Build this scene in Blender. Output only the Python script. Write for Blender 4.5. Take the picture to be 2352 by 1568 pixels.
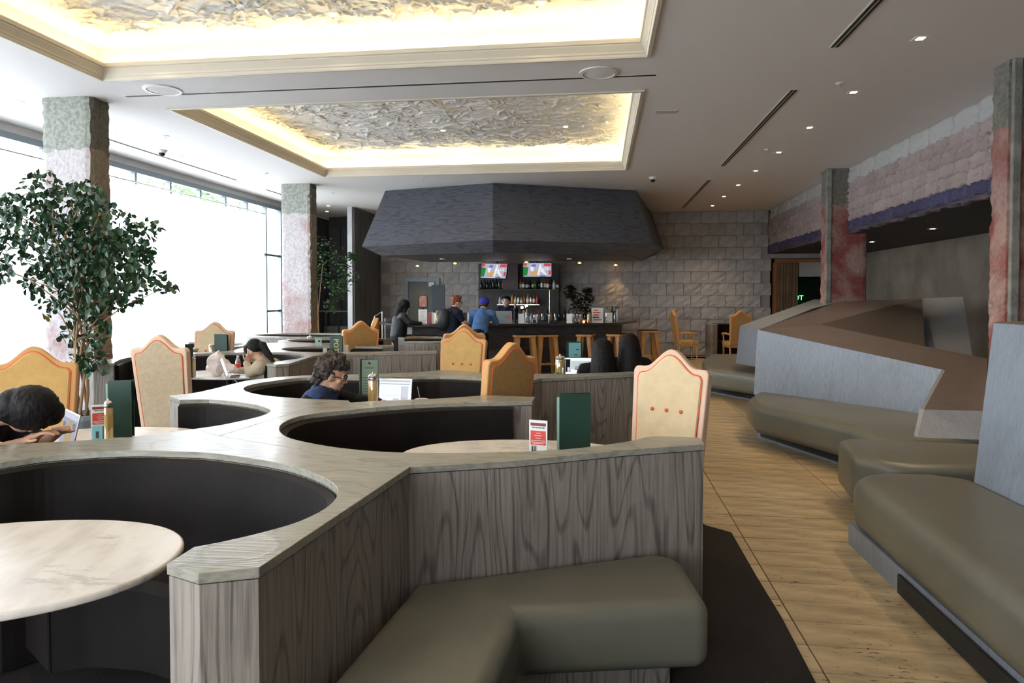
import bpy, bmesh, math, random
import numpy as np
from mathutils import Vector, Matrix, noise
random.seed(7)
S = bpy.context.scene
COL = S.collection
for o in list(bpy.data.objects): bpy.data.objects.remove(o)
R = math.radians

# ------------------------------------------------------------------ camera, sky, exposure
FPX, EYE, PITCH, YAW = 1568.0, 1.6, R(1.5), R(7.33)
CX, CY = 1176.0, 680 + FPX*math.tan(PITCH)
FW = Vector((-math.sin(YAW)*math.cos(PITCH), math.cos(YAW)*math.cos(PITCH), -math.sin(PITCH)))
RT = Vector((math.cos(YAW), math.sin(YAW), 0)); UP = RT.cross(FW)
cam = bpy.data.cameras.new('camera'); co = bpy.data.objects.new('camera', cam); COL.objects.link(co)
cam.sensor_width = 36; cam.lens = 36*FPX/2352; cam.clip_start = .05; cam.clip_end = 300
cam.shift_y = (CY - 784)/2352
m = Matrix((RT, UP, -FW)).transposed().to_4x4(); m.translation = (0, 0, EYE); co.matrix_world = m
S.camera = co
S.view_settings.view_transform = 'Standard'; S.view_settings.look = 'None'
S.view_settings.gamma = 1; S.view_settings.use_curve_mapping = False
S.view_settings.exposure = 0.76

w = bpy.data.worlds.new('sky'); S.world = w; w.use_nodes = True
nt = w.node_tree; bg = nt.nodes['Background']
bg.inputs[0].default_value = (.86, .93, 1.0, 1); bg.inputs[1].default_value = 8.5
# a light portal in the window opening (guides the sky light in)
pl = bpy.data.lights.new('window_portal', 'AREA'); pl.shape = 'RECTANGLE'; pl.size = 3.7; pl.size_y = 19.0
pl.cycles.is_portal = True
po = bpy.data.objects.new('window_portal', pl); COL.objects.link(po)
po.location = (-7.72, 6.5, 1.9); po.rotation_euler = (0, R(-90), 0)

pl2 = bpy.data.lights.new('fill_window_portal', 'AREA'); pl2.shape = 'RECTANGLE'; pl2.size = 4.6; pl2.size_y = 2.2; pl2.cycles.is_portal = True  # portal of the added fill window behind the camera
po2 = bpy.data.objects.new('fill_window_portal', pl2); COL.objects.link(po2); po2.location = (-3.3, -3.02, 1.9); po2.rotation_euler = (R(90), 0, R(0))

# ------------------------------------------------------------------ layout helpers
def ray(px, py): return FW + RT*((px-CX)/FPX) + UP*((CY-py)/FPX)
def at(px, py, z):
    r = ray(px, py); return Vector((0, 0, EYE)) + r*((z-EYE)/r.z)
def atY(px, py, Y):
    r = ray(px, py); return Vector((0, 0, EYE)) + r*(Y/r.y)
def atX(px, py, X):
    r = ray(px, py); return Vector((0, 0, EYE)) + r*(X/r.x)
def pd(px, py, d): return Vector((0, 0, EYE)) + ray(px, py)*d
def face_cam(p): return math.atan2(-p[1], -p[0])

# ------------------------------------------------------------------ materials
def mat(name, col, rough=.6, metal=0, bump=0, bscale=20, var=0, vscale=3, spec=.5, emit=None, estr=0,
        stretch=(1, 1, 1), col2=None, trans=0, rnd=0, coat=0, sheen=0, detail=4, c2pos=(.35, .65)):
    M = bpy.data.materials.new(name); M.use_nodes = True; t = M.node_tree; N = t.nodes; L = t.links
    b = N['Principled BSDF']; c = (*col, 1)
    b.inputs['Base Color'].default_value = c; b.inputs['Roughness'].default_value = rough
    b.inputs['Metallic'].default_value = metal; b.inputs['Specular IOR Level'].default_value = spec
    b.inputs['Transmission Weight'].default_value = trans
    b.inputs['Coat Weight'].default_value = coat; b.inputs['Sheen Weight'].default_value = sheen
    if emit: b.inputs['Emission Color'].default_value = (*emit, 1); b.inputs['Emission Strength'].default_value = estr
    tc = N.new('ShaderNodeTexCoord'); mp = N.new('ShaderNodeMapping'); mp.inputs['Scale'].default_value = stretch
    L.new(tc.outputs['Object'], mp.inputs['Vector'])
    if var or col2 or rnd:
        n = N.new('ShaderNodeTexNoise'); n.inputs['Scale'].default_value = vscale; n.inputs['Detail'].default_value = detail
        L.new(mp.outputs[0], n.inputs['Vector'])
        r = N.new('ShaderNodeValToRGB'); e = r.color_ramp.elements
        if col2 is None:
            a = tuple(x*(1-var) for x in col); d = tuple(min(1, x*(1+var)) for x in col)
        else: a, d = col, col2
        e[0].position, e[1].position = c2pos; e[0].color = (*a, 1); e[1].color = (*d, 1)
        L.new(n.outputs['Fac'], r.inputs['Fac']); src = r.outputs[0]
        if rnd:
            oi = N.new('ShaderNodeObjectInfo'); mr = N.new('ShaderNodeMapRange')
            mr.inputs['To Min'].default_value = 1-rnd; mr.inputs['To Max'].default_value = 1+rnd
            L.new(oi.outputs['Random'], mr.inputs['Value'])
            h = N.new('ShaderNodeHueSaturation'); L.new(mr.outputs[0], h.inputs['Value']); L.new(src, h.inputs['Color']); src = h.outputs[0]
        L.new(src, b.inputs['Base Color'])
    if bump:
        n2 = N.new('ShaderNodeTexNoise'); n2.inputs['Scale'].default_value = bscale; n2.inputs['Detail'].default_value = 5
        L.new(mp.outputs[0], n2.inputs['Vector'])
        bp = N.new('ShaderNodeBump'); bp.inputs['Strength'].default_value = bump; bp.inputs['Distance'].default_value = .02
        L.new(n2.outputs['Fac'], bp.inputs['Height']); L.new(bp.outputs[0], b.inputs['Normal'])
    return M

def pits(Mm, col=(.035, .022, .015), scale=(9, 26, 1), thr=.675, big=1.1):
    '''small dark cavities and scuffs in a stone surface'''
    t = Mm.node_tree; N = t.nodes; L = t.links; b = N['Principled BSDF']; src = b.inputs['Base Color'].links[0].from_socket
    tc = N.new('ShaderNodeTexCoord'); ge = N.new('ShaderNodeNewGeometry'); mp = N.new('ShaderNodeMapping'); mp.inputs['Scale'].default_value = scale; L.new(ge.outputs['Position'], mp.inputs[0])
    a = N.new('ShaderNodeTexNoise'); a.inputs['Scale'].default_value = 1.6; a.inputs['Detail'].default_value = 6; a.inputs['Roughness'].default_value = .7; L.new(mp.outputs[0], a.inputs['Vector'])
    c = N.new('ShaderNodeTexNoise'); c.inputs['Scale'].default_value = big; c.inputs['Detail'].default_value = 2; L.new(ge.outputs['Position'], c.inputs['Vector'])
    m_ = N.new('ShaderNodeMath'); m_.operation = 'MULTIPLY_ADD'; m_.inputs[1].default_value = .35; L.new(c.outputs['Fac'], m_.inputs[0]); L.new(a.outputs['Fac'], m_.inputs[2])
    r = N.new('ShaderNodeMapRange'); r.inputs['From Min'].default_value = thr+.12; r.inputs['From Max'].default_value = thr+.17; L.new(m_.outputs[0], r.inputs['Value'])
    x = N.new('ShaderNodeMix'); x.data_type = 'RGBA'; L.new(r.outputs[0], x.inputs[0]); L.new(src, x.inputs[6]); x.inputs[7].default_value = (*col, 1)
    L.new(x.outputs[2], b.inputs['Base Color'])

def wood(name, c1, c2, stretch=(2.6, 2.6, .38), rough=.5, fine=(55, 55, 2.2), spec=.5, contour=15, dark=.55):
    """stained oak: contour lines of a stretched noise give the cathedral figure, a second one the pores"""
    M = bpy.data.materials.new(name); M.use_nodes = True; t = M.node_tree; N = t.nodes; L = t.links
    b = N['Principled BSDF']; b.inputs['Roughness'].default_value = rough; b.inputs['Specular IOR Level'].default_value = spec
    tc = N.new('ShaderNodeTexCoord')
    m1 = N.new('ShaderNodeMapping'); m1.inputs['Scale'].default_value = stretch; L.new(tc.outputs['Object'], m1.inputs[0])
    n1 = N.new('ShaderNodeTexNoise'); n1.inputs['Scale'].default_value = 1.6; n1.inputs['Detail'].default_value = 1.5
    L.new(m1.outputs[0], n1.inputs['Vector'])
    mu = N.new('ShaderNodeMath'); mu.operation = 'MULTIPLY'; mu.inputs[1].default_value = contour*6.28; L.new(n1.outputs['Fac'], mu.inputs[0])
    si = N.new('ShaderNodeMath'); si.operation = 'SINE'; L.new(mu.outputs[0], si.inputs[0])
    r1 = N.new('ShaderNodeMapRange'); r1.inputs['From Min'].default_value = .55; r1.inputs['From Max'].default_value = 1; L.new(si.outputs[0], r1.inputs['Value'])
    m2 = N.new('ShaderNodeMapping'); m2.inputs['Scale'].default_value = fine; L.new(tc.outputs['Object'], m2.inputs[0])
    n2 = N.new('ShaderNodeTexNoise'); n2.inputs['Scale'].default_value = 1.5; n2.inputs['Detail'].default_value = 3
    L.new(m2.outputs[0], n2.inputs['Vector'])
    r2 = N.new('ShaderNodeMapRange'); r2.inputs['From Min'].default_value = .42; r2.inputs['From Max'].default_value = .66; L.new(n2.outputs['Fac'], r2.inputs['Value'])
    ad = N.new('ShaderNodeMath'); ad.operation = 'MULTIPLY_ADD'; ad.inputs[1].default_value = dark; L.new(r1.outputs[0], ad.inputs[0])
    sc = N.new('ShaderNodeMath'); sc.operation = 'MULTIPLY'; sc.inputs[1].default_value = .5; L.new(r2.outputs[0], sc.inputs[0]); L.new(sc.outputs[0], ad.inputs[2])
    cr = N.new('ShaderNodeValToRGB'); cr.color_ramp.elements[0].color = (*c1, 1); cr.color_ramp.elements[1].color = (*c2, 1)
    cr.color_ramp.elements[1].position = .9
    L.new(ad.outputs[0], cr.inputs[0])
    n3 = N.new('ShaderNodeTexNoise'); n3.inputs['Scale'].default_value = 1.2; L.new(tc.outputs['Object'], n3.inputs['Vector'])
    mr = N.new('ShaderNodeMapRange'); mr.inputs['To Min'].default_value = .82; mr.inputs['To Max'].default_value = 1.18; L.new(n3.outputs['Fac'], mr.inputs['Value'])
    h = N.new('ShaderNodeHueSaturation'); L.new(mr.outputs[0], h.inputs['Value']); L.new(cr.outputs[0], h.inputs['Color'])
    L.new(h.outputs[0], b.inputs['Base Color'])
    bp = N.new('ShaderNodeBump'); bp.inputs['Strength'].default_value = .12; bp.inputs['Distance'].default_value = .01
    L.new(ad.outputs[0], bp.inputs['Height']); L.new(bp.outputs[0], b.inputs['Normal'])
    return M

def emis(name, col, s):
    M = bpy.data.materials.new(name); M.use_nodes = True; t = M.node_tree; t.nodes.clear()
    e = t.nodes.new('ShaderNodeEmission'); o = t.nodes.new('ShaderNodeOutputMaterial')
    e.inputs[0].default_value = (*col, 1); e.inputs[1].default_value = s; t.links.new(e.outputs[0], o.inputs[0]); return M

def thin(name, col, tfac, rough=.05, translucent=0, tcol=(1, 1, 1)):
    """thin sheet: transparent + (translucent or gloss)"""
    M = bpy.data.materials.new(name); M.use_nodes = True; t = M.node_tree; t.nodes.clear(); N = t.nodes
    a = N.new('ShaderNodeBsdfTransparent'); a.inputs[0].default_value = (*tcol, 1)
    o = N.new('ShaderNodeOutputMaterial'); mx = N.new('ShaderNodeMixShader'); mx.inputs[0].default_value = 1-tfac
    if translucent:
        tr = N.new('ShaderNodeBsdfTranslucent'); tr.inputs[0].default_value = (*col, 1)
        df = N.new('ShaderNodeBsdfDiffuse'); df.inputs[0].default_value = (*col, 1)
        m2 = N.new('ShaderNodeMixShader'); m2.inputs[0].default_value = translucent
        t.links.new(df.outputs[0], m2.inputs[1]); t.links.new(tr.outputs[0], m2.inputs[2]); s = m2.outputs[0]
    else:
        g = N.new('ShaderNodeBsdfGlossy'); g.inputs[0].default_value = (*col, 1); g.inputs[1].default_value = rough; s = g.outputs[0]
    t.links.new(a.outputs[0], mx.inputs[1]); t.links.new(s, mx.inputs[2]); t.links.new(mx.outputs[0], o.inputs[0]); return M

M = {}
M['ceiling'] = mat('painted_ceiling', (.78, .75, .735), .85, bump=.08, bscale=60)
M['wallpaint'] = mat('painted_wall', (.34, .33, .32), .85, var=.12)
M['block'] = mat('cast_block', (.40, .385, .37), .8, bump=.5, bscale=18, var=.12, vscale=5, rnd=.09)
M['mortar'] = mat('mortar', (.30, .29, .275), .9, bump=.4)
M['concrete_wall'] = mat('stained_concrete', (.20, .175, .14), .85, bump=.3, bscale=9, col2=(.36, .32, .27), vscale=1.4, detail=7, c2pos=(.3, .7))
M['darkwall'] = mat('dark_wall', (.075, .075, .078), .7, bump=.25, bscale=6, var=.25, vscale=4, stretch=(1, 1, .3))
M['pier'] = mat('dark_pier_plaster', (.085, .082, .08), .6, bump=.35, bscale=7, col2=(.14, .135, .13), stretch=(1, 1, .25), vscale=4)
M['pieredge'] = mat('pale_pier_edge', (.50, .50, .52), .7, var=.1)
M['foil'] = mat('crumpled_plaster', (.84, .83, .82), .42, metal=.0, bump=.3, bscale=34, stretch=(1, 3, 1), var=.10, vscale=9, spec=.8)
M['crown'] = mat('crown_paint', (.66, .61, .52), .55)
M['recess'] = mat('recess_paint', (.80, .77, .68), .7)
M['led'] = emis('warm_led_strip', (1.0, .78, .40), 13)
M['lens'] = emis('warm_downlight_lens', (1.0, .80, .55), 14)
M['lensw'] = emis('white_downlight_lens', (1.0, .93, .88), 9)
M['amber'] = emis('amber_downlight_lens', (1.0, .55, .12), 7)
M['black'] = mat('black_slot', (.015, .015, .015), .6)
M['whitemetal'] = mat('white_trim_ring', (.72, .72, .71), .4)
M['tile'] = mat('travertine_tile', (.33, .25, .145), .32, bump=.12, bscale=30, col2=(.60, .47, .285), vscale=3.5, stretch=(1, 3, 1), detail=8, rnd=.10, c2pos=(.32, .62), spec=.45)
pits(M['tile'])
M['grout'] = mat('dark_grout', (.06, .045, .03), .9)
M['carpet'] = mat('dark_carpet', (.016, .012, .010), .95, bump=.5, bscale=220, var=.3, vscale=2)
M['oak'] = wood('grey_stained_oak', (.30, .262, .228), (.12, .105, .095), rough=.45)
M['oaktop'] = wood('grey_oak_cap', (.34, .325, .27), (.21, .20, .17), stretch=(1.6, 2.2, 3), fine=(3, 60, 60), rough=.23, contour=6, dark=.35, spec=.6)
M['oakdaylit'] = wood('daylit_blue_oak', (.245, .275, .32), (.165, .185, .215), stretch=(2, 2, .3), fine=(70, 70, 2), rough=.42, contour=4, dark=.2)  # blue of the window light is put into this oak's colour
M['oakbrown'] = wood('ceiling_tint_oak_cap', (.145, .118, .11), (.09, .076, .072), stretch=(1.4, 1.4, 2), fine=(30, 30, 30), rough=.33, contour=5, dark=.25)  # brown reflection of the ceiling is put into the cap colour
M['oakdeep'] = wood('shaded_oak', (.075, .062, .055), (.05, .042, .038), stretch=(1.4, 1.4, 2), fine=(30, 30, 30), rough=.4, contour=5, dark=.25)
M['hood'] = wood('slate_stained_oak', (.105, .11, .135), (.045, .048, .062), stretch=(.55, .55, 4), fine=(4, 4, 70), rough=.5, contour=8, dark=.5)
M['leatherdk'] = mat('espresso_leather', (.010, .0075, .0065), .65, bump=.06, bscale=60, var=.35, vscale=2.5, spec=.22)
M['olive'] = mat('olive_grey_leather', (.145, .14, .108), .36, bump=.05, bscale=140, var=.08, vscale=2, spec=.5)
M['slate_leather'] = M['olive']
M['marble'] = mat('white_marble', (.68, .62, .56), .22, col2=(.80, .745, .68), vscale=4, stretch=(2.2, .8, 1), detail=9, c2pos=(.38, .55))
pits(M['marble'], (.60, .55, .50), (2.2, 7, 1), .62, 3)
M['blackmetal'] = mat('black_metal', (.02, .02, .02), .35, metal=.6)
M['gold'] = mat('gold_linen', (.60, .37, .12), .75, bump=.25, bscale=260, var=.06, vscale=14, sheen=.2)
M['cream'] = mat('daylit_gold_linen', (.72, .56, .34), .75, bump=.25, bscale=260, var=.05, vscale=14, sheen=.2)  # same golden linen with daylight put into its colour
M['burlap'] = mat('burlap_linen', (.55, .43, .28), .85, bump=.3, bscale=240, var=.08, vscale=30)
M['burlapshade'] = mat('shaded_back_linen', (.42, .245, .085), .85, bump=.3, bscale=240, var=.08, vscale=30)  # chair back linen with shade put into its colour
M['rimdaylit'] = mat('daylit_linen_rim', (.74, .52, .38), .7)  # chair rim linen with daylight put into its colour
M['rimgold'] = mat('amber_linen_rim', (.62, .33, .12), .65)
M['piping'] = mat('orange_piping', (.72, .13, .035), .5)
M['pine'] = mat('honey_wood', (.50, .24, .075), .45, col2=(.66, .36, .13), vscale=6, stretch=(6, 6, .6), bump=.05)
M['ashwood'] = mat('warm_stool_wood', (.46, .22, .07), .5, col2=(.60, .32, .12), vscale=5, stretch=(6, 6, .5))
M['steel'] = mat('polished_steel', (.62, .62, .62), .22, metal=1)
M['silver'] = mat('silver_laptop_shell', (.55, .56, .58), .35, metal=.7)
M['keys'] = mat('dark_keys', (.03, .03, .03), .5)
M['glass'] = thin('clear_glass', (1, 1, 1), .88, .03)
M['jarglass'] = thin('jar_glass', (.9, .9, .9), .8, .05, tcol=(.93, .95, .93))
M['bottleglass'] = thin('bottle_glass', (.9, .9, .9), .65, .08, tcol=(.75, .82, .85))
M['curtain'] = thin('sheer_curtain', (.93, .96, 1.0), .38, translucent=.72)
M['green'] = mat('bottle_green_board', (.012, .045, .030), .35, var=.2)
M['mint'] = mat('mint_page', (.30, .50, .42), .6)
M['greypage'] = mat('sage_page', (.20, .27, .20), .6)
M['white'] = mat('white_paper', (.75, .75, .73), .6)
M['ceramic'] = mat('white_ceramic', (.8, .78, .74), .25)
M['red'] = mat('red_print', (.62, .06, .04), .5)
M['darkred'] = mat('maroon_print', (.22, .03, .04), .5)
M['ink'] = mat('black_print', (.02, .02, .02), .6)
M['teal'] = mat('teal_card', (.16, .40, .44), .6)
M['yellowprint'] = mat('yellow_lettering', (.62, .62, .12), .5)
M['straw'] = mat('brown_sugar_sticks', (.62, .40, .14), .6, var=.25, vscale=60, stretch=(1, 1, .05))
M['skin'] = mat('skin', (.55, .31, .20), .5, spec=.4)
M['skin2'] = mat('fair_skin', (.62, .38, .28), .5)
M['hairblack'] = mat('black_hair', (.006, .005, .006), .6, spec=.25, bump=.4, bscale=60, stretch=(1, 1, .15))
M['hairbrown'] = mat('brown_hair', (.040, .026, .020), .6, bump=1, bscale=45, var=.5, vscale=20)
M['hairred'] = mat('auburn_hair', (.22, .055, .018), .5, bump=.5, bscale=50)
M['beanie'] = mat('blue_knit', (.02, .02, .32), .8)
M['sweater'] = mat('oat_knit', (.52, .45, .34), .85, bump=.5, bscale=90)
M['denim'] = mat('blue_denim', (.05, .13, .32), .8, var=.2, vscale=12)
M['denimdk'] = mat('indigo_denim', (.018, .04, .13), .8, var=.25, vscale=16)
M['blackcloth'] = mat('black_cloth', (.009, .009, .010), .8, var=.2, spec=.2)
M['navycloth'] = mat('navy_cloth', (.010, .014, .032), .85, spec=.2)
M['leatherjkt'] = mat('black_leather', (.010, .012, .016), .5, var=.2)
M['leaf'] = mat('ficus_leaf', (.010, .042, .018), .32, col2=(.022, .075, .026), vscale=8, rnd=.25, spec=.6)
M['leafdry'] = mat('yellow_leaf', (.30, .26, .03), .5)
M['leaf2'] = mat('fern_leaf', (.03, .09, .02), .5, var=.3)
M['leafout'] = mat('street_tree_leaf', (.10, .20, .06), .7, var=.4, vscale=3)
M['bark'] = mat('pale_bark', (.32, .20, .11), .8, bump=.5, bscale=20, stretch=(1, 1, .3), var=.3)
M['frame'] = mat('window_frame_paint', (.20, .24, .27), .45, metal=.2)
M['doorpaint'] = mat('grey_green_door', (.11, .125, .12), .55)
M['slat'] = mat('bronze_slats', (.17, .10, .045), .5, var=.15)
M['orangetrim'] = mat('rust_trim', (.26, .09, .035), .6)
M['neon'] = emis('green_neon', (.05, 1.0, .12), 5)
M['purple'] = mat('violet_sheet', (.050, .045, .10), .7, bump=.3, bscale=12, rnd=.15)
M['pinksheet'] = mat('pink_sheet', (.33, .265, .26), .8, bump=.35, bscale=12, var=.08, rnd=.10)
M['whitesheet'] = mat('chalk_sheet', (.42, .415, .405), .8, bump=.35, bscale=12, rnd=.06)
M['umber'] = mat('umber_sheet', (.085, .065, .075), .7, bump=.3, bscale=12, rnd=.15)
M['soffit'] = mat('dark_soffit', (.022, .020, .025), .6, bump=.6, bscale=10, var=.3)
M['blackleather'] = M['leatherjkt']
M['stone'] = mat('stair_stone', (.22, .20, .18), .8, bump=.3, var=.15)
M['pave'] = mat('pale_paving', (.55, .55, .53), .9)

def column_mat(name, pale, red, grey, scrape, zsplit=3.28):
    Mm = bpy.data.materials.new(name); Mm.use_nodes = True; t = Mm.node_tree; N = t.nodes; L = t.links
    b = N['Principled BSDF']; b.inputs['Roughness'].default_value = .85
    tc = N.new('ShaderNodeTexCoord'); se = N.new('ShaderNodeSeparateXYZ'); L.new(tc.outputs['Object'], se.inputs[0])
    n = N.new('ShaderNodeTexNoise'); n.inputs['Scale'].default_value = 2.2; n.inputs['Detail'].default_value = 8; L.new(tc.outputs['Object'], n.inputs['Vector'])
    cr = N.new('ShaderNodeValToRGB'); e = cr.color_ramp.elements
    e[0].position = .38; e[0].color = (*red, 1); e[1].position = .56; e[1].color = (*pale, 1)
    # height shifts the balance pale <-> red
    ma = N.new('ShaderNodeMath'); ma.operation = 'MULTIPLY_ADD'; ma.inputs[1].default_value = scrape; L.new(se.outputs['Z'], ma.inputs[0]); L.new(n.outputs['Fac'], ma.inputs[2])
    L.new(ma.outputs[0], cr.inputs[0])
    n2 = N.new('ShaderNodeTexNoise'); n2.inputs['Scale'].default_value = 22; n2.inputs['Detail'].default_value = 8; L.new(tc.outputs['Object'], n2.inputs['Vector'])
    g = N.new('ShaderNodeValToRGB'); g.color_ramp.elements[0].color = (*[x*.8 for x in grey], 1); g.color_ramp.elements[1].color = (*grey, 1)
    g.color_ramp.elements[0].position = .3; g.color_ramp.elements[1].position = .6
    L.new(n2.outputs['Fac'], g.inputs[0])
    n3 = N.new('ShaderNodeTexNoise'); n3.inputs['Scale'].default_value = 5; L.new(tc.outputs['Object'], n3.inputs['Vector'])
    az = N.new('ShaderNodeMath'); az.operation = 'MULTIPLY_ADD'; az.inputs[1].default_value = .25; L.new(n3.outputs['Fac'], az.inputs[0]); L.new(se.outputs['Z'], az.inputs[2])
    gt = N.new('ShaderNodeMath'); gt.operation = 'GREATER_THAN'; gt.inputs[1].default_value = zsplit+.12; L.new(az.outputs[0], gt.inputs[0])
    mx = N.new('ShaderNodeMix'); mx.data_type = 'RGBA'; L.new(gt.outputs[0], mx.inputs[0]); L.new(cr.outputs[0], mx.inputs[6]); L.new(g.outputs[0], mx.inputs[7])
    m2 = N.new('ShaderNodeMix'); m2.data_type = 'RGBA'; m2.blend_type = 'MULTIPLY'; m2.inputs[0].default_value = .5
    L.new(mx.outputs[2], m2.inputs[6])
    r3 = N.new('ShaderNodeValToRGB'); r3.color_ramp.elements[0].position = .42; r3.color_ramp.elements[0].color = (.74, .74, .74, 1); r3.color_ramp.elements[1].position = .55; r3.color_ramp.elements[1].color = (1.1, 1.1, 1.1, 1)
    L.new(n2.outputs['Fac'], r3.inputs[0]); L.new(r3.outputs[0], m2.inputs[7]); L.new(m2.outputs[2], b.inputs['Base Color'])
    bp = N.new('ShaderNodeBump'); bp.inputs['Strength'].default_value = .7; bp.inputs['Distance'].default_value = .02; L.new(n2.outputs['Fac'], bp.inputs['Height']); L.new(bp.outputs[0], b.inputs['Normal'])
    return Mm
M['col_l'] = column_mat('scraped_pale_column', (.56, .52, .525), (.46, .33, .32), (.36, .37, .33), .035)
M['col_r'] = column_mat('scraped_red_column', (.33, .21, .18), (.215, .055, .048), (.17, .165, .14), -.01, 3.24)
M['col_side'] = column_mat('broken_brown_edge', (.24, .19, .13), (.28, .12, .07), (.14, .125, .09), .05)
M['col_grey'] = mat('grey_column_edge', (.21, .21, .19), .85, bump=.6, bscale=25, var=.25, vscale=6)

# ------------------------------------------------------------------ mesh helpers
class MB:
    def __init__(s): s.v = []; s.f = []; s.m = []
    def add(s, vs, fs, mi=0):
        o = len(s.v); s.v += [tuple(v) for v in vs]; s.f += [tuple(i+o for i in f) for f in fs]; s.m += [mi]*len(fs); return s
    def box(s, a, b, mi=0, T=None):
        x0, y0, z0 = a; x1, y1, z1 = b
        vs = [(x0, y0, z0), (x1, y0, z0), (x1, y1, z0), (x0, y1, z0), (x0, y0, z1), (x1, y0, z1), (x1, y1, z1), (x0, y1, z1)]
        if T: vs = [T @ Vector(v) for v in vs]
        return s.add(vs, [(0, 3, 2, 1), (4, 5, 6, 7), (0, 1, 5, 4), (1, 2, 6, 5), (2, 3, 7, 6), (3, 0, 4, 7)], mi)
    def tube(s, pts, r, n=8, mi=0, cap=True, closed=False):
        pts = [Vector(p) for p in pts]; rs = r if isinstance(r, (list, tuple)) else [r]*len(pts)
        k = len(pts); o = len(s.v); prev = None
        for i, p in enumerate(pts):
            if closed: d = pts[(i+1) % k]-pts[i-1]
            else: d = pts[min(i+1, k-1)]-pts[max(i-1, 0)]
            d.normalize()
            a = prev if prev is not None else (Vector((0, 0, 1)) if abs(d.z) < .9 else Vector((1, 0, 0)))
            u = a - d*a.dot(d)
            if u.length < 1e-6: u = d.orthogonal()
            u.normalize(); prev = u; v = d.cross(u)
            for j in range(n):
                t = 2*math.pi*j/n; s.v.append(tuple(p + (u*math.cos(t)+v*math.sin(t))*rs[i]))
        for i in range(k if closed else k-1):
            for j in range(n):
                a, b = o+i*n+j, o+i*n+(j+1) % n; c, e = o+((i+1) % k)*n+(j+1) % n, o+((i+1) % k)*n+j
                s.f.append((a, b, c, e)); s.m.append(mi)
        if cap and not closed:
            s.f.append(tuple(o+j for j in reversed(range(n)))); s.f.append(tuple(o+(k-1)*n+j for j in range(n))); s.m += [mi, mi]
        return s
    def lathe(s, prof, c=(0, 0, 0), n=16, mi=0, sx=1, sy=1, T=None):
        o = len(s.v); k = len(prof)
        for r, z in prof:
            for j in range(n):
                t = 2*math.pi*j/n; q = Vector((c[0]+r*math.cos(t)*sx, c[1]+r*math.sin(t)*sy, c[2]+z)); s.v.append(tuple(T @ q if T else q))
        for i in range(k-1):
            for j in range(n):
                s.f.append((o+i*n+j, o+i*n+(j+1) % n, o+(i+1)*n+(j+1) % n, o+(i+1)*n+j)); s.m.append(mi)
        s.f.append(tuple(o+j for j in reversed(range(n)))); s.f.append(tuple(o+(k-1)*n+j for j in range(n))); s.m += [mi, mi]
        return s
    def prism(s, poly, z0, z1, mi=0, mtop=None, T=None):
        k = len(poly)
        a = sum(poly[i][0]*poly[(i+1) % k][1]-poly[(i+1) % k][0]*poly[i][1] for i in range(k))
        P = list(poly) if a > 0 else list(reversed(poly))
        vs = [Vector((p[0], p[1], z0)) for p in P]+[Vector((p[0], p[1], z1)) for p in P]
        if T: vs = [T @ v for v in vs]
        o = len(s.v); s.v += [tuple(v) for v in vs]
        s.f.append(tuple(o+i for i in reversed(range(k)))); s.m.append(mi)
        s.f.append(tuple(o+k+i for i in range(k))); s.m.append(mi if mtop is None else mtop)
        for i in range(k):
            j = (i+1) % k; s.f.append((o+i, o+j, o+k+j, o+k+i)); s.m.append(mi)
        return s
    def sphere(s, c, r, n=12, k=8, mi=0, T=None, axes=None):
        rx, ry, rz = r if isinstance(r, (tuple, list)) else (r, r, r); o = len(s.v); c = Vector(c)
        def put(q):
            q = Vector((q[0]*rx, q[1]*ry, q[2]*rz))
            if axes: q = axes @ q
            q = c+q; s.v.append(tuple(T @ q if T else q))
        put((0, 0, -1))
        for i in range(1, k):
            a = -math.pi/2+math.pi*i/k
            for j in range(n):
                t = 2*math.pi*j/n; put((math.cos(a)*math.cos(t), math.cos(a)*math.sin(t), math.sin(a)))
        put((0, 0, 1)); e = len(s.v)-1
        for j in range(n):
            s.f.append((o, o+1+(j+1) % n, o+1+j)); s.m.append(mi)
            for i in range(k-2):
                s.f.append((o+1+i*n+j, o+1+i*n+(j+1) % n, o+1+(i+1)*n+(j+1) % n, o+1+(i+1)*n+j)); s.m.append(mi)
            s.f.append((o+1+(k-2)*n+j, o+1+(k-2)*n+(j+1) % n, e)); s.m.append(mi)
        return s
    def caps(s, a, b, ra, rb, n=12):
        """tapered capsule"""
        a, b = Vector(a), Vector(b); d = b-a; L = d.length
        if L < 1e-5: return s.sphere(a, ra, n)
        d /= L; u = d.orthogonal().normalized(); v = d.cross(u); o = len(s.v); rings = []
        for i in range(1, 4):
            t = math.pi/2*(1-i/3); rings.append((-math.sin(t)*ra, math.cos(t)*ra))
        for i in range(0, 3):
            t = math.pi/2*(i/3); rings.append((L+math.sin(t)*rb, math.cos(t)*rb))
        s.v.append(tuple(a-d*ra))
        for h, r in rings:
            for j in range(n):
                t = 2*math.pi*j/n; s.v.append(tuple(a+d*h+(u*math.cos(t)+v*math.sin(t))*r))
        s.v.append(tuple(b+d*rb)); e = len(s.v)-1
        for j in range(n):
            s.f.append((o, o+1+(j+1) % n, o+1+j)); s.m.append(0)
            for i in range(5):
                s.f.append((o+1+i*n+j, o+1+i*n+(j+1) % n, o+1+(i+1)*n+(j+1) % n, o+1+(i+1)*n+j)); s.m.append(0)
            s.f.append((o+1+5*n+j, o+1+5*n+(j+1) % n, e)); s.m.append(0)
        return s
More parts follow.
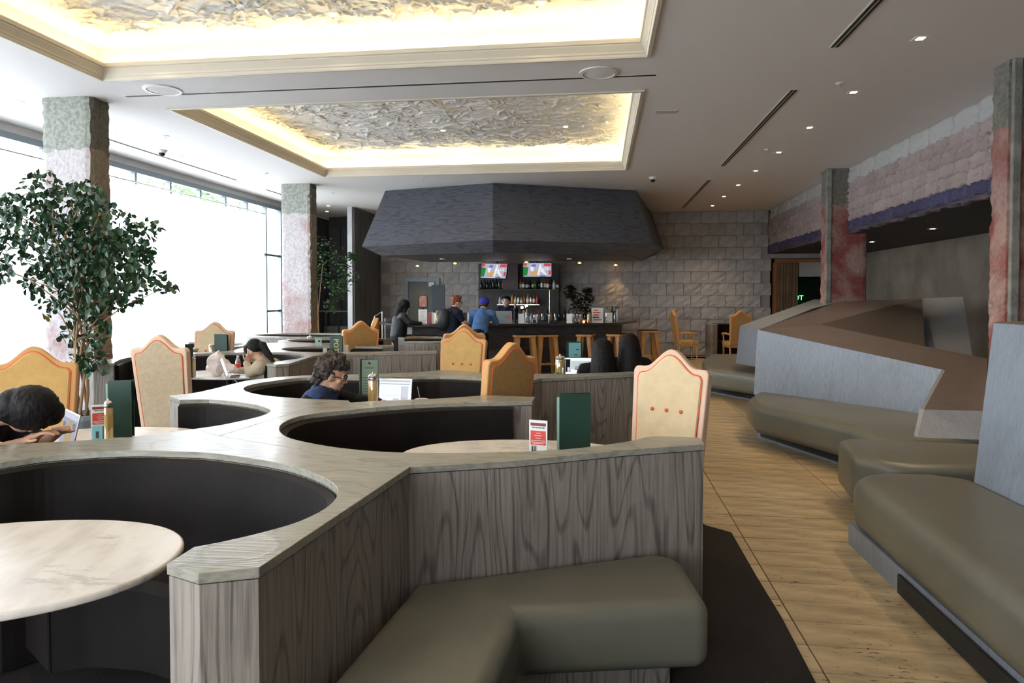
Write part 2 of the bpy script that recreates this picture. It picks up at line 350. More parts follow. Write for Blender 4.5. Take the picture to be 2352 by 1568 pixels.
    def mesh(s, name, mats, smooth=False, tri=True):
        me = bpy.data.meshes.new(name); me.from_pydata(s.v, [], s.f)
        for mm in (mats if isinstance(mats, (list, tuple)) else [mats]): me.materials.append(mm)
        me.polygons.foreach_set('material_index', s.m)
        if smooth: me.polygons.foreach_set('use_smooth', [True]*len(s.f))
        me.update(); return me
    def obj(s, name, mats, parent=None, smooth=False, loc=None, rot=None, bevel=0, seg=2, auto=False, ang=35):
        o = bpy.data.objects.new(name, s.mesh(name, mats, smooth or auto)); COL.objects.link(o)
        if loc is not None: o.location = loc
        if rot is not None: o.rotation_euler = rot
        if parent is not None: o.parent = parent
        if bevel:
            b = o.modifiers.new('bevel', 'BEVEL'); b.width = bevel; b.segments = seg; b.limit_method = 'ANGLE'; b.angle_limit = R(ang)
            b.harden_normals = False
        return o

def thing(name, label, cat, loc=(0, 0, 0), rz=0, group=None):
    o = bpy.data.objects.new(name, None); COL.objects.link(o); o.location = loc; o.rotation_euler = (0, 0, rz)
    o.empty_display_size = .1; return tag(o, label, cat, group)
def tag(o, label, cat, group=None, kind=None):
    o['label'] = label; o['category'] = cat
    if group: o['group'] = group
    if kind: o['kind'] = kind
    return o
def struct(o, label, cat='structure'):
    o['kind'] = 'structure'; o['label'] = label; o['category'] = cat; return o
def rename(o, n): o.name = n; return o
def kids(o): return [c for c in bpy.data.objects if c.parent == o]
def dup(root, loc=None, rz=None, label=None):
    kd = [(c, [g for g in c.children]) for c in root.children]
    r = root.copy(); COL.objects.link(r)
    if loc is not None: r.location = loc
    if rz is not None: r.rotation_euler = (0, 0, rz)
    if label: r['label'] = label
    for c, gs in kd:
        k = c.copy(); COL.objects.link(k); k.parent = r
        for g in gs:
            h = g.copy(); COL.objects.link(h); h.parent = k
    return r
def share(mesh, name, parent, loc=(0, 0, 0), rot=(0, 0, 0), scale=None):
    o = bpy.data.objects.new(name, mesh); COL.objects.link(o); o.location = loc; o.rotation_euler = rot; o.parent = parent
    if scale: o.scale = scale
    return o
def smooth_poly(P, it=1, closed=True):
    """Chaikin corner cutting"""
    for _ in range(it):
        Q = []; n = len(P)
        for i in range(n if closed else n-1):
            a, b = Vector(P[i][:2]), Vector(P[(i+1) % n][:2]); Q += [a*.75+b*.25, a*.25+b*.75]
        if not closed: Q = [Vector(P[0][:2])]+Q+[Vector(P[-1][:2])]
        P = Q
    return [tuple(p) for p in P]
def catmull(P, k=4):
    P = [Vector(p[:2]) for p in P]; out = []
    for i in range(len(P)-1):
        a, b, c, d = P[max(i-1, 0)], P[i], P[i+1], P[min(i+2, len(P)-1)]
        for j in range(k):
            t = j/k; out.append(.5*((2*b)+(c-a)*t+(2*a-5*b+4*c-d)*t*t+(3*b-a-3*c+d)*t**3))
    out.append(P[-1]); return [tuple(p) for p in out]
def offset(P, d):
    """offset an open polyline to its left by d"""
    P = [Vector(p[:2]) for p in P]; out = []
    for i, p in enumerate(P):
        t = (P[min(i+1, len(P)-1)]-P[max(i-1, 0)]).normalized(); out.append(tuple(p+Vector((-t.y, t.x))*d))
    return out
def inset(P, d):
    """inset a closed polygon by d with mitres"""
    P = [Vector(p[:2]) for p in P]; n = len(P)
    if sum(P[i].x*P[(i+1) % n].y-P[(i+1) % n].x*P[i].y for i in range(n)) < 0: P.reverse()
    out = []
    for i in range(n):
        a = (P[i]-P[i-1]).normalized(); b = (P[(i+1) % n]-P[i]).normalized()
        na, nb = Vector((-a.y, a.x)), Vector((-b.y, b.x)); m_ = (na+nb)
        if m_.length < 1e-4: m_ = na
        m_.normalize(); k = max(.5, m_.dot(na)); out.append(tuple(P[i]+m_*(d/k)))
    return out
def text_mesh(txt, size, depth=.0005, align='CENTER'):
    c = bpy.data.curves.new('t', 'FONT'); c.body = txt; c.size = size; c.extrude = depth; c.align_x = align; c.align_y = 'CENTER'; c.resolution_u = 2
    o = bpy.data.objects.new('t', c); COL.objects.link(o)
    dg = bpy.context.evaluated_depsgraph_get(); me = bpy.data.meshes.new_from_object(o.evaluated_get(dg))
    bpy.data.objects.remove(o); return me
def text(txt, size, name, m_, parent, loc, rot=(R(90), 0, 0), scale=None, align='CENTER'):
    me = text_mesh(txt, size, align=align); me.materials.clear(); me.materials.append(m_)
    o = bpy.data.objects.new(name, me); COL.objects.link(o); o.parent = parent; o.location = loc; o.rotation_euler = rot
    if scale: o.scale = scale
    return o

# ================================================================== THE ROOM
H = 3.9; XL, XR, YB, YF = -7.85, 6.95, 19.1, -3.0
PITZ = 4.35
OPEN = [(-5.24, .44, 1.95, 6.7), (-5.24, .45, 7.85, 12.6)]
# floor
fl = struct(MB().box((XL-.2, YF-.2, -.2), (XR+.2, YB+3.2, -.012)).obj('floor', M['grout']), 'travertine floor of narrow honey tiles in the aisle', 'floor')
tm = [MB().box((.004, .0035, -.012), (.946, .2315, h_)).mesh('tile', M['tile']) for h_ in (0, .0006, .0012)]
cnt = 0
rows = int((YB-2.2)/.235)
for i in range(rows):
    y = 2.3+i*.235
    for x, lim in ((0.0, 5.2), (.95, 99), (1.9, 19.2)):
        if y > 14.5 and x == 0: continue
        if (x == 1.9 and y < 4.6) or (x == 0 and y < 1): continue
        if y < lim and cnt < 178: share(random.choice(tm), 'tile', fl, (x, y, 0)); cnt += 1
mb = MB()
for i in range(-22, rows+1):
    y = 2.3+i*.235
    for k in range(-9, 8):
        x = k*.95
        if k in (0, 1, 2) and y > 2.2 and not ((k == 2 and y < 4.6) or (k == 0 and y > 5.1)) and i < rows and i >= 0 and y < 18: 
            continue
        if x < XL-.1 or x > XR: continue
        mb.box((x+.004, y+.0035, -.012), (x+.946, y+.2315, 0))
built = set()
for c in fl.children:
    built.add((round(c.location.x, 2), round(c.location.y, 3)))
for i in range(rows):
    y = 2.3+i*.235
    for x in (0, .95, 1.9):
        if y < 18 and (round(x, 2), round(y, 3)) not in built and not ((x == 1.9 and y < 4.6) or (x == 0 and y > 5.1)):
            mb.box((x+.004, y+.0035, -.012), (x+.946, y+.2315, 0))
o = mb.obj('tile_field', M['tile'], fl); o['kind'] = 'stuff'

# walls
def wallblock(name, a, b, m_, label): return struct(MB().box(a, b).obj(name, m_), label, 'wall')
wb = wallblock('wall_back', (XL-.2, YB+.06, 0), (4.55, YB+.35, H+.1), M['mortar'], 'far wall of rough grey cast blocks behind the bar')
MB().box((6.78, YB+.06, 0), (XR, YB+.35, 2.76)).obj('wall_piece', M['wallpaint'], wb)
MB().box((4.55, YB+.06, 2.62), (6.78, YB+.35, H+.1)).obj('wall_piece', M['wallpaint'], wb)
bw_, bh_ = .46, .325
bms = []
for v in range(5):
    mb = MB(); n = 4; g = []
    rnd = random.Random(v)
    for j in range(n+1):
        for i in range(n+1):
            e = i in (0, n) or j in (0, n)
            g.append((i/n*(bw_-.012)+.006+(rnd.uniform(-.004, .004)), (-.006 if not e else .002)+rnd.uniform(-.012, .008), j/n*(bh_-.012)+.006+(rnd.uniform(-.004, .004))))
    fs = [(j*(n+1)+i, j*(n+1)+i+1, (j+1)*(n+1)+i+1, (j+1)*(n+1)+i) for j in range(n) for i in range(n)]
    mb.add(g, fs); bd = [i for i in range(n+1)]+[k*(n+1)+n for k in range(1, n+1)]+[n*(n+1)+i for i in range(n-1, -1, -1)]+[k*(n+1) for k in range(n-1, 0, -1)]
    o0 = len(mb.v); mb.v += [(mb.v[i][0], .07, mb.v[i][2]) for i in bd]
    for k in range(len(bd)): mb.f.append((bd[k], o0+k, o0+(k+1) % len(bd), bd[(k+1) % len(bd)])); mb.m.append(0)
    bms.append(mb.mesh('block', M['block']))
for j in range(12):
    for i in range(24):
        x = -6.28+i*bw_-(.19 if j % 2 else 0)
        if x+bw_ > 4.62 or x < -6.4: continue
        if -5.62 < x+.2 < -4.5 and j*bh_ < 1.95: continue
        share(bms[(i*7+j*3) % 5], 'block', wb, (x, YB+random.uniform(.008, .030), j*bh_))
wr = wallblock('wall_right', (XR, YF, 0), (XR+.2, YB+.35, 2.9), M['concrete_wall'], 'stained bare concrete wall behind the divider, under the dark soffit')
wf = wallblock('wall_front', (XL-.2, YF-.2, 0), (-5.6, YF, H+.1), M['wallpaint'], 'plain painted wall opposite the bar')
MB().box((-1.0, YF-.2, 0), (XR+.2, YF, H+.1)).box((-5.6, YF-.2, 0), (-1.0, YF, .8)).box((-5.6, YF-.2, 3.0), (-1.0, YF, H+.1)).obj('wall_piece', M['wallpaint'], wf)
w2 = struct(MB().box((-5.62, YF-.12, .78), (-5.54, YF+.02, 3.02)).box((-1.06, YF-.12, .78), (-.98, YF+.02, 3.02)).box((-5.54, YF-.12, .78), (-1.06, YF+.02, .84)).box((-5.54, YF-.12, 2.96), (-1.06, YF+.02, 3.02)).obj('fill_window', M['frame']), 'added window in the wall opposite the bar', 'window')  # unseen window added to brighten the foreground panels
for k in range(3):
    MB().box((-5.54+k*1.4933, YF-.07, .84), (-5.54+(k+1)*1.4933, YF-.06, 2.96)).obj('pane', M['glass'], w2)
    if k: MB().box((-5.57+k*1.4933, YF-.1, .84), (-5.51+k*1.4933, YF, 2.96)).obj('mullion', M['frame'], w2)
struct(MB().box((-40, -30, -.3), (40, YF-.2, -.1)).obj('trim_9', M['pave']), 'pale pavement in front of the building', 'ground')
wl = wallblock('wall_left', (XL-.15, YF, 0), (XL+.02, 16.35, .55), M['frame'], 'low sill wall under the long window')
MB().box((XL-.15, YF, 3.76), (XL+.02, YB, H+.1)).obj('wall_head', M['ceiling'], wl)
MB().box((XL-.15, 16.3, 0), (XL+.02, YB+.1, 3.8)).obj('wall_piece', M['darkwall'], wl)
# dark rooms at the back left and behind the opening
wd = wallblock('wall_back_left', (XL-.1, YB+.0, 0), (-6.42, YB+.06, H), M['darkwall'], 'dark panelled wall beyond the steps')
for k in range(4): MB().box((-7.8+k*.36, YB-.05, .4), (-7.47+k*.36, YB, 3.6)).obj('panel', M['darkwall'], wd)
pier = struct(MB().box((-6.42, 17.03, 0), (-6.30, YB+.05, H)).obj('trim_1', M['pier'], auto=False), 'dark plastered fin wall left of the bar hood', 'wall')
MB().box((-6.47, 16.98, 0), (-6.345, 17.03, H)).obj('end_cap', M['pieredge'], pier)

# ceiling with two coffers
mb = MB()
def cbox(x0, x1, y0, y1): mb.box((x0, y0, H), (x1, y1, H+.1))
xo0, xo1 = OPEN[0][0], OPEN[0][1]
cbox(XL-.1, xo0, YF, YB+.3); cbox(xo1, XR+.1, YF, YB+.3)
cbox(xo0, xo1, YF, OPEN[0][2]); cbox(xo0, xo1, OPEN[0][3], OPEN[1][2]); cbox(xo0, xo1, OPEN[1][3], YB+.3)
ce = struct(mb.obj('ceiling', M['ceiling']), 'pale flat ceiling with two lit coffers', 'ceiling')
PROF = [(-.035, 3.9), (-.035, 3.885), (.0, 3.883), (.006, 3.895), (.010, 3.915), (.018, 3.922), (.022, 3.94), (.045, 3.975), (.055, 3.99), (.055, 4.0), (.070, 4.006), (.074, 4.03), (.074, 4.045), (.04, 4.05), (.0, 4.05)]
def rect(op, o): x0, x1, y0, y1 = op; return [(x0+o, y0+o), (x1-o, y0+o), (x1-o, y1-o), (x0+o, y1-o)]
for ci, op in enumerate(OPEN):
    mb = MB(); vs = []
    for o_, z in PROF: vs += [(x, y, z) for x, y in rect(op, o_)]
    fs = [(i*4+j, i*4+(j+1) % 4, (i+1)*4+(j+1) % 4, (i+1)*4+j) for i in range(len(PROF)-1) for j in range(4)]
    mb.add(vs, fs).obj('crown_moulding', M['crown'], ce)
    mb = MB(); vs = []
    for o_, z in ((.0, 4.02), (-.30, 4.02), (-.30, PITZ+.02)): vs += [(x, y, z) for x, y in rect(op, o_)]
    fs = [(i*4+j, i*4+(j+1) % 4, (i+1)*4+(j+1) % 4, (i+1)*4+j) for i in range(2) for j in range(4)]
    mb.add(vs, fs).obj('light_recess', M['recess'], ce)
    mb = MB(); x0, x1, y0, y1 = op; e = .17; g = .02
    mb.box((x0-e-g, y0-e, 4.03), (x0-e+g, y1+e, 4.045)).box((x1+e-g, y0-e, 4.03), (x1+e+g, y1+e, 4.045))
    mb.box((x0-e+g, y0-e-g, 4.03), (x1+e-g, y0-e+g, 4.045)).box((x0-e+g, y1+e-g, 4.03), (x1+e-g, y1+e+g, 4.045))
    tag(mb.obj('light_strip', M['led']), ('warm light strip hidden round the near coffer', 'warm light strip hidden round the far coffer')[ci], 'light strip')
    # crumpled panel
    nx, ny = 400, 340; W, D = x1-x0+.62, y1-y0+.62; rs = np.random.RandomState(3+ci)
    X, Y = np.meshgrid(np.linspace(0, W, nx), np.linspace(0, D, ny)); Z = np.zeros_like(X)
    dx, dy = W/(nx-1), D/(ny-1)
    for _ in range(2700):
        cx, cy = rs.rand()*W, rs.rand()*D
        edge = min(cx, W-cx, cy, D-cy)
        if edge < .42 and rs.rand() < .75: continue
        L_ = rs.uniform(.08, .42); a = rs.normal(.15, .5) if rs.rand() < .7 else rs.rand()*3.14; cu = rs.normal(0, 2.2)
        i0, i1 = max(0, int((cx-L_)/dx)), min(nx, int((cx+L_)/dx)+2); j0, j1 = max(0, int((cy-L_)/dy)), min(ny, int((cy+L_)/dy)+2)
        x, y = X[j0:j1, i0:i1]-cx, Y[j0:j1, i0:i1]-cy
        u = x*math.cos(a)+y*math.sin(a); v = -x*math.sin(a)+y*math.cos(a)+cu*u*u
        wdt = rs.uniform(.009, .018); h_ = rs.uniform(.008, .026)*rs.choice([1, 1, -.6])
        Z[j0:j1, i0:i1] += h_*np.exp(-(v/wdt)**2)*np.clip(1-(u/L_)**2, 0, 1)
    Z = np.clip(Z, -.05, .09)
    V = np.stack([X+x0-.31, Y+y0-.31, PITZ-Z], -1).reshape(-1, 3)
    idx = np.arange(nx*ny).reshape(ny, nx); Fq = np.stack([idx[:-1, :-1], idx[1:, :-1], idx[1:, 1:], idx[:-1, 1:]], -1).reshape(-1, 4)
    me = bpy.data.meshes.new('crumpled_panel'); me.from_pydata(V.tolist(), [], Fq.tolist()); me.materials.append(M['foil'])
    me.polygons.foreach_set('use_smooth', [True]*len(Fq))
    o = bpy.data.objects.new('crumpled_panel', me); COL.objects.link(o); o.parent = ce

# soffit beam of sheets on the right
XB = 4.42
bm_ = struct(MB().box((XB+.06, YF, 2.78), (XB+.5, YB+.1, H)).obj('trim_2', M['umber']), 'deep fascia hung with crumpled sheets in white, pink and violet', 'wall')
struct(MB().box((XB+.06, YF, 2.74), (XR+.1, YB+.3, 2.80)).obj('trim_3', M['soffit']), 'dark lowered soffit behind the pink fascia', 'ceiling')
def sheet_mesh(w_, h_, seed, m_):
    n, k = 12, 7; vs = []; rnd = random.Random(seed)
    ph = [(rnd.uniform(0, 6), rnd.uniform(-1, 1), rnd.uniform(7, 18)) for _ in range(4)]
    for j in range(k+1):
        for i in range(n+1):
            u, v = i/n, j/k
            z = sum(1-2*abs(math.sin(.5*f*(v+s_*u*1.1)+p)) for p, s_, f in ph)*.0085
            e = .05 if i in (0, n) else 0
            zz = v*h_-(.015*math.sin(u*9+seed)+.010*math.sin(23*u+seed*2) if j == 0 else 0)
            vs.append((-.02+e-z-.026*(1-v), .010+u*(w_-.020), zz))
    fs = [(j*(n+1)+i, (j+1)*(n+1)+i, (j+1)*(n+1)+i+1, j*(n+1)+i+1) for j in range(k) for i in range(n)]
    mb = MB().add(vs, fs); o0 = len(mb.v)
    bd = [i for i in range(n+1)]+[q*(n+1)+n for q in range(1, k+1)]+[k*(n+1)+i for i in range(n-1, -1, -1)]+[q*(n+1) for q in range(k-1, 0, -1)]
    mb.v += [(.05, mb.v[i][1], mb.v[i][2]) for i in bd]
    for q in range(len(bd)): mb.f.append((bd[q], bd[(q+1) % len(bd)], o0+(q+1) % len(bd), o0+q)); mb.m.append(0)
    return mb.mesh('sheet', m_, smooth=True)
rowsB = [(3.64, .26, 'whitesheet', .62), (3.47, .20, 'pinksheet', .37), (3.30, .20, 'pinksheet', .36), (3.13, .20, 'pinksheet', .38), (2.96, .20, 'pinksheet', .36), (2.795, .17, 'purple', .42), (2.735, .065, 'umber', .6)]
nsh = 0
for ri, (z0, h_, mn, w_) in enumerate(rowsB):
    ms = [sheet_mesh(w_, h_, ri*5+q, M[mn]) for q in range(4)]
    y = 6.3-ri*.13; i = 0
    while y+w_ < YB-.01 and nsh < 290:
        share(ms[(i*3+ri) % 4], 'sheet', bm_, (XB+.03-.012*(i % 2), y, z0)); y += w_; i += 1; nsh += 1

# columns
def column(x0, x1, y0, y1, seed, mats, edges, num, label):
    """rough concrete shaft; mats = (front, side, grey edge)"""
    rnd = random.Random(seed); nz = 90; per = []
    nxs, nys = 10, 6
    for i in range(nxs): per.append((x0+(x1-x0)*i/nxs, y0, 0, -1))
    for i in range(nys): per.append((x1, y0+(y1-y0)*i/nys, 1, 0))
    for i in range(nxs): per.append((x1-(x1-x0)*i/nxs, y1, 0, 1))
    for i in range(nys): per.append((x0, y1-(y1-y0)*i/nys, -1, 0))
    n = len(per); vs = []; fs = []; mi = []
    for k in range(nz+1):
        z = H*k/nz
        for i, (x, y, a, b) in enumerate(per):
            rough = .006*noise.noise(Vector((x*9+seed, y*9, z*9)))
            cor = i % n in (0, nxs, nxs+nys, 2*nxs+nys)
            side = (a == edges)
            if side: rough += .022*noise.noise(Vector((x*20, y*14+seed, z*11)))
            dx, dy = a*rough, b*rough
            if cor:
                c = .014+.03*abs(noise.noise(Vector((seed, i, z*7))))
                dx += (c if x == x0 else -c)*(.8); dy += (c if y == y0 else -c)*(.8)
            vs.append((x+dx, y+dy, z))
    for k in range(nz):
        for i in range(n):
            fs.append((k*n+i, k*n+(i+1) % n, (k+1)*n+(i+1) % n, (k+1)*n+i))
            a = per[i][2]; 
            mi.append(1 if a == edges else 0)
    mb = MB(); mb.v = vs; mb.f = fs; mb.m = mi
    o = mb.obj(f'trim_{num}', mats)
    return struct(o, label, 'column')
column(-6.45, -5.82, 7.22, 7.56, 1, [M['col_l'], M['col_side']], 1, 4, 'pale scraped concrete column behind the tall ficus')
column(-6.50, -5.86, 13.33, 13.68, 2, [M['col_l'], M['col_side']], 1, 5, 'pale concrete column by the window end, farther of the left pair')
cR = column(3.93, 4.62, 7.25, 7.55, 3, [M['col_r'], M['col_r']], -1, 6, 'red and grey concrete column at the right edge, nearest on the right')
MB().box((3.965, 7.215, 0), (4.045, 7.27, H)).obj('grey_strip', M['col_grey'], cR, bevel=.01)
cR2 = column(4.08, 4.76, 13.0, 13.42, 4, [M['col_r'], M['col_r']], -1, 7, 'red concrete column in front of the slatted door')
MB().box((4.05, 12.97, 0), (4.14, 13.05, H)).obj('grey_strip', M['col_grey'], cR2, bevel=.012)

# ---- window
win = struct(MB().box((XL-.02, YF, 3.68), (XL+.10, 16.3, 3.77)).obj('window_1', M['frame']), 'long floor to ceiling window wall on the left', 'window')
mys = [atX(p, 560, XL).y for p in (307, 387, 456, 514, 563, 607, 641)]
step = mys[1]-mys[0]
ys = [mys[0]-step*k for k in range(1, 9)]+mys
ys = sorted(y for y in ys if YF+.1 < y < 16.4)
for y in ys: MB().box((XL-.03, y-.025, .5), (XL+.06, y+.025, 3.7)).obj('mullion', M['frame'], win)
edges_ = [YF]+ys
for a, b in zip(edges_[:-1], edges_[1:]):
    MB().box((XL, a+.02, .55), (XL+.006, b-.02, 3.7)).obj('pane', M['glass'], win)
for z in (2.58,): MB().box((XL-.02, YF, z-.025), (XL+.05, 16.3, z+.025)).obj('transom', M['frame'], win)
MB().box((XL-.02, mys[-2], 1.22), (XL+.05, mys[-1], 1.27)).obj('transom', M['frame'], win)
MB().box((XL-.04, 16.15, 0), (XL+.10, 16.35, 3.76)).obj('jamb', M['frame'], win)
# curtains
cy = [YF+.1]+[y for y in ys if 3 < y < 15.9]
cy = [y for i, y in enumerate(cy)]
yend = atX(608, 560, -7.62).y
bounds = np.linspace(.5, yend, 8)
names = ['nearest the camera', 'second from the camera', 'left of the near column', 'behind the ficus', 'between the columns, nearer', 'between the columns, middle', 'last before the bare window']
for q in range(7):
    a, b = bounds[q], bounds[q+1]; n = 120; vs = []
    rnd = random.Random(q)
    for k in range(9):
        for i in range(n+1):
            u = i/n; y = a+(b-a)*u; z = .66+(3.45-.66)*k/8
            fold = .028*math.sin(u*2*math.pi*15+q+math.sin(k*.3)*.4)+.014*math.sin(u*61+q)
            dz = .018*math.sin(u*2*math.pi*8) if k == 8 else 0
            vs.append((-7.62+fold, y, z+dz))
    fs = [(k*(n+1)+i, k*(n+1)+i+1, (k+1)*(n+1)+i+1, (k+1)*(n+1)+i) for k in range(8) for i in range(n)]
    tag(MB().add(vs, fs).obj('curtain', M['curtain'], smooth=True), 'sheer white curtain panel on the window, '+names[q], 'curtain', 'sheer curtains along the window')
tag(MB().tube([(-7.62, .3, 3.485), (-7.62, yend+.05, 3.485)], .012).obj('curtain_rail', M['steel']), 'thin rail carrying the sheer curtains below the window head', 'curtain rail')

# ---- doors at the back
d1 = struct(MB().box((-5.46, YB-.02, 0), (-4.64, YB+.02, 2.02)).obj('door_1', M['doorpaint']), 'grey door in the block wall left of the bar', 'door')
MB().box((-5.56, YB-.05, 0), (-5.46, YB+.04, 2.12)).box((-4.64, YB-.05, 0), (-4.54, YB+.04, 2.12)).box((-5.46, YB-.05, 2.02), (-4.64, YB+.04, 2.12)).obj('frame', M['frame'], d1)
MB().box((-4.86, YB-.035, 1.88), (-4.70, YB-.02, 2.0)).obj('sign_plate', M['white'], d1)
d2 = struct(MB().box((4.66, YB-.02, 2.50), (6.02, YB+.1, 2.60)).obj('door_2', M['orangetrim']), 'bronze slatted folding screen beside the dark opening', 'door')
MB().box((4.62, YB-.05, 0), (4.70, YB+.1, 2.5)).obj('jamb', M['orangetrim'], d2)
for k in range(7): MB().box((4.71+k*.078, YB-.03-.03*(k % 2), .03), (4.775+k*.078, YB+.02, 2.49)).obj('slat', M['slat'], d2)
MB().box((5.28, YB, 2.12), (6.78, YB+.12, 2.5)).obj('lintel', M['wallpaint'], d2)
MB().box((4.4, YB+2.9, 0), (7.0, YB+3.0, 2.7)).box((4.4, YB+.3, 0), (4.5, YB+3, 2.7)).box((4.4, YB+.3, 2.62), (7.1, YB+.45, 4.2)).box((6.85, YB+.3, 0), (6.95, YB+3, 2.6)).box((4.5, YB+.3, 2.6), (7.1, YB+3, 2.7)).obj('passage', M['black'], d2)
MB().box((6.84, YB-.08, 0), (XR, YB+.0, 2.7)).obj('jamb', M['darkwall'], d2)
# stairs and railing behind the far column
st = thing('staircase', 'short flight of stone steps behind the far pale column', 'steps', (-7.1, 17.6, 0))
for k in range(4): MB().box((-.65, k*.3, 0), (.62, 1.5, .17*(k+1)*1.1)).obj('step', M['stone'], st, bevel=.01)
ra = thing('handrail', 'black tube handrail beside the stone steps', 'railing', (-7.1, 17.4, 0))
for dx in (-.05, .30): MB().tube([(dx, -.2, 0), (dx, -.2, 1.15)], .025).obj('post', M['blackmetal'], ra)
MB().tube([(-.6, 1.1, 1.25), (-.5, -.0, 1.02), (-.4, -.2, 1.2), (.55, -.2, 1.2)], .024).obj('rail', M['blackmetal'], ra)

# ---- ceiling fittings
ring = MB().lathe([(.052, .004), (.062, .0), (.062, -.006), (.05, -.006), (.044, .003)], n=20)
rme = MB().box((-.062, -.062, -.004), (.062, .062, .001)).mesh('trim_ring', M['whitemetal'])
lme = MB().box((-.030, -.030, -.007), (.030, .030, -.004)).mesh('lens', M['lens'])
lmw = MB().box((-.030, -.030, -.007), (.030, .030, -.004)).mesh('lens', M['lensw'])
def downlight(x, y, z, label, group, warm=True, power=0, col=(1, .78, .52)):
    t = thing('downlight', label, 'light', (x, y, z), 0, group)
    share(rme, 'trim_ring', t); share(lme if warm else lmw, 'lens', t)
    if power:
        l = bpy.data.lights.new('lamp', 'SPOT'); l.energy = power; l.color = col; l.spot_size = R(95); l.spot_blend = .8; l.shadow_soft_size = .05
        lo = bpy.data.objects.new('lamp', l); COL.objects.link(lo); lo.parent = t; lo.location = (0, 0, -.03)
    return t
num = ['first', 'second', 'third', 'fourth', 'fifth', 'sixth', 'seventh', 'eighth', 'ninth']
for k in range(-1, 8): downlight(2.83, 6.57+k*1.62, H, f'warm square downlight over the aisle, {num[k+1]} from the camera', 'aisle downlights', True, 55, (1, .72, .42))
for k in range(-2, 6): downlight(-6.85, 7.32+k*1.57, H, f'small white downlight along the window side, {num[k+2]} from the camera', 'window side downlights', False)
downlight(-6.86, 16.7, H, 'white downlight above the steps, nearer of two', 'downlights by the steps', False); downlight(-7.35, 17.8, H, 'white downlight above the steps, farther of two', 'downlights by the steps', False)
for ci, (yy) in enumerate(((6.36, 4.56, 2.76), (12.77, 10.99, 9.2))):
    for ri, y in enumerate(yy):
        for xi, x in enumerate((-4.52, -2.55, -.55)):
            downlight(x, y, PITZ-.045, f'small downlight in the crumpled panel of the {("near","far")[ci]} coffer, {("far","middle","near")[ri]} row, {("left","centre","right")[xi]}', ('near coffer downlights', 'far coffer downlights')[ci], True, 22)
for x, y, s_ in ((5.65, 15.19, 'far'), (5.57, 12.38, 'near')): downlight(x, y, 2.74, f'downlight in the dark soffit, the {s_} one of the two', 'soffit downlights', True, 14)
def slot(a, b, label, w_=.09):
    a, b = Vector(a), Vector(b); c = (a+b)/2; L_ = (b-a).length; t = thing('air_slot', label, 'air vent', (c.x, c.y, H), math.atan2(b.y-a.y, b.x-a.x), 'linear ceiling air slots')
    MB().box((-L_/2, -w_/2, -.004), (L_/2, w_/2, .0)).obj('frame', M['whitemetal'], t)
    for s_ in (-1, 1): MB().box((-L_/2+.01, s_*w_*.22-w_*.13, -.007), (L_/2-.01, s_*w_*.22+w_*.13, -.004)).obj('slot', M['black'], t)
slot((-5.43, 7.29), (.58, 7.29), 'long thin air slot across the ceiling between the two coffers', .05)
slot((2.14, 1.9), (2.14, 6.7), 'black air slot over the aisle, nearest to the camera'); slot((2.14, 8.0), (2.14, 12.5), 'black air slot over the aisle, middle one of three'); slot((2.14, 13.95), (2.14, 18.3), 'black air slot over the aisle, farthest of three')
slot((-7.15, 8.2), (-7.15, 12.8), 'thin air slot along the window, nearer one', .05); slot((-7.15, 14), (-7.15, 16.2), 'thin air slot along the window, farther one', .05)
for x, y, l_ in ((-4.84, 7.11, 'left'), (-.02, 7.15, 'right')):
    t = thing('ceiling_speaker', f'round flush ceiling speaker between the coffers, the {l_} one', 'speaker', (x, y, H), 0, 'round ceiling speakers')
    MB().lathe([(.20, 0), (.20, -.012), (.165, -.016), (.165, 0)], n=32).obj('rim', M['whitemetal'], t); MB().lathe([(.163, -.001), (.16, -.010), (.02, -.018)], n=32).obj('grille', M['ceiling'], t)
t = thing('ceiling_grille', 'small rectangular grille in the ceiling right of the far coffer', 'air vent', (.81, 8.75, H)); MB().box((-.14, -.07, -.006), (.14, .07, 0)).obj('frame', M['whitemetal'], t)
for k in range(5): MB().box((-.12, -.055+k*.024, -.010), (.12, -.045+k*.024, -.006)).obj('slat', M['block'], t)
for x, y, l_ in ((1.01, 13.52, 'right of the bar hood'), (-6.86, 10.04, 'near the window')):
    t = thing('security_camera', f'small dome camera on the ceiling {l_}', 'camera', (x, y, H)); MB().lathe([(.075, 0), (.075, -.02), (.055, -.035), (.055, -.045)], n=20).obj('base', M['whitemetal'], t)
    MB().sphere((0, 0, -.05), .048, 16, 10).obj('dome', M['blackmetal'], t, smooth=True)
for i, (x, y, l_) in enumerate(((-6.19, 9.15, 'near the pale column'), (2.57, 7.83, 'over the aisle'), (-6.22, 12.16, 'left of the far column'), (-5.91, 14.65, 'right of the far column'), (2.6, 11.2, 'beside the middle air slot'), (-3.4, 13.0, 'behind the far coffer'))):
    t = thing('sprinkler', f'tiny flat sprinkler cap {l_}', 'sprinkler', (x, y, H)); MB().lathe([(.05, 0), (.05, -.006), (.02, -.014)], n=16).obj('cap', M['whitemetal'], t); MB().tube([(0, 0, -.012), (0, 0, -.03)], .008).obj('pin', M['steel'], t)

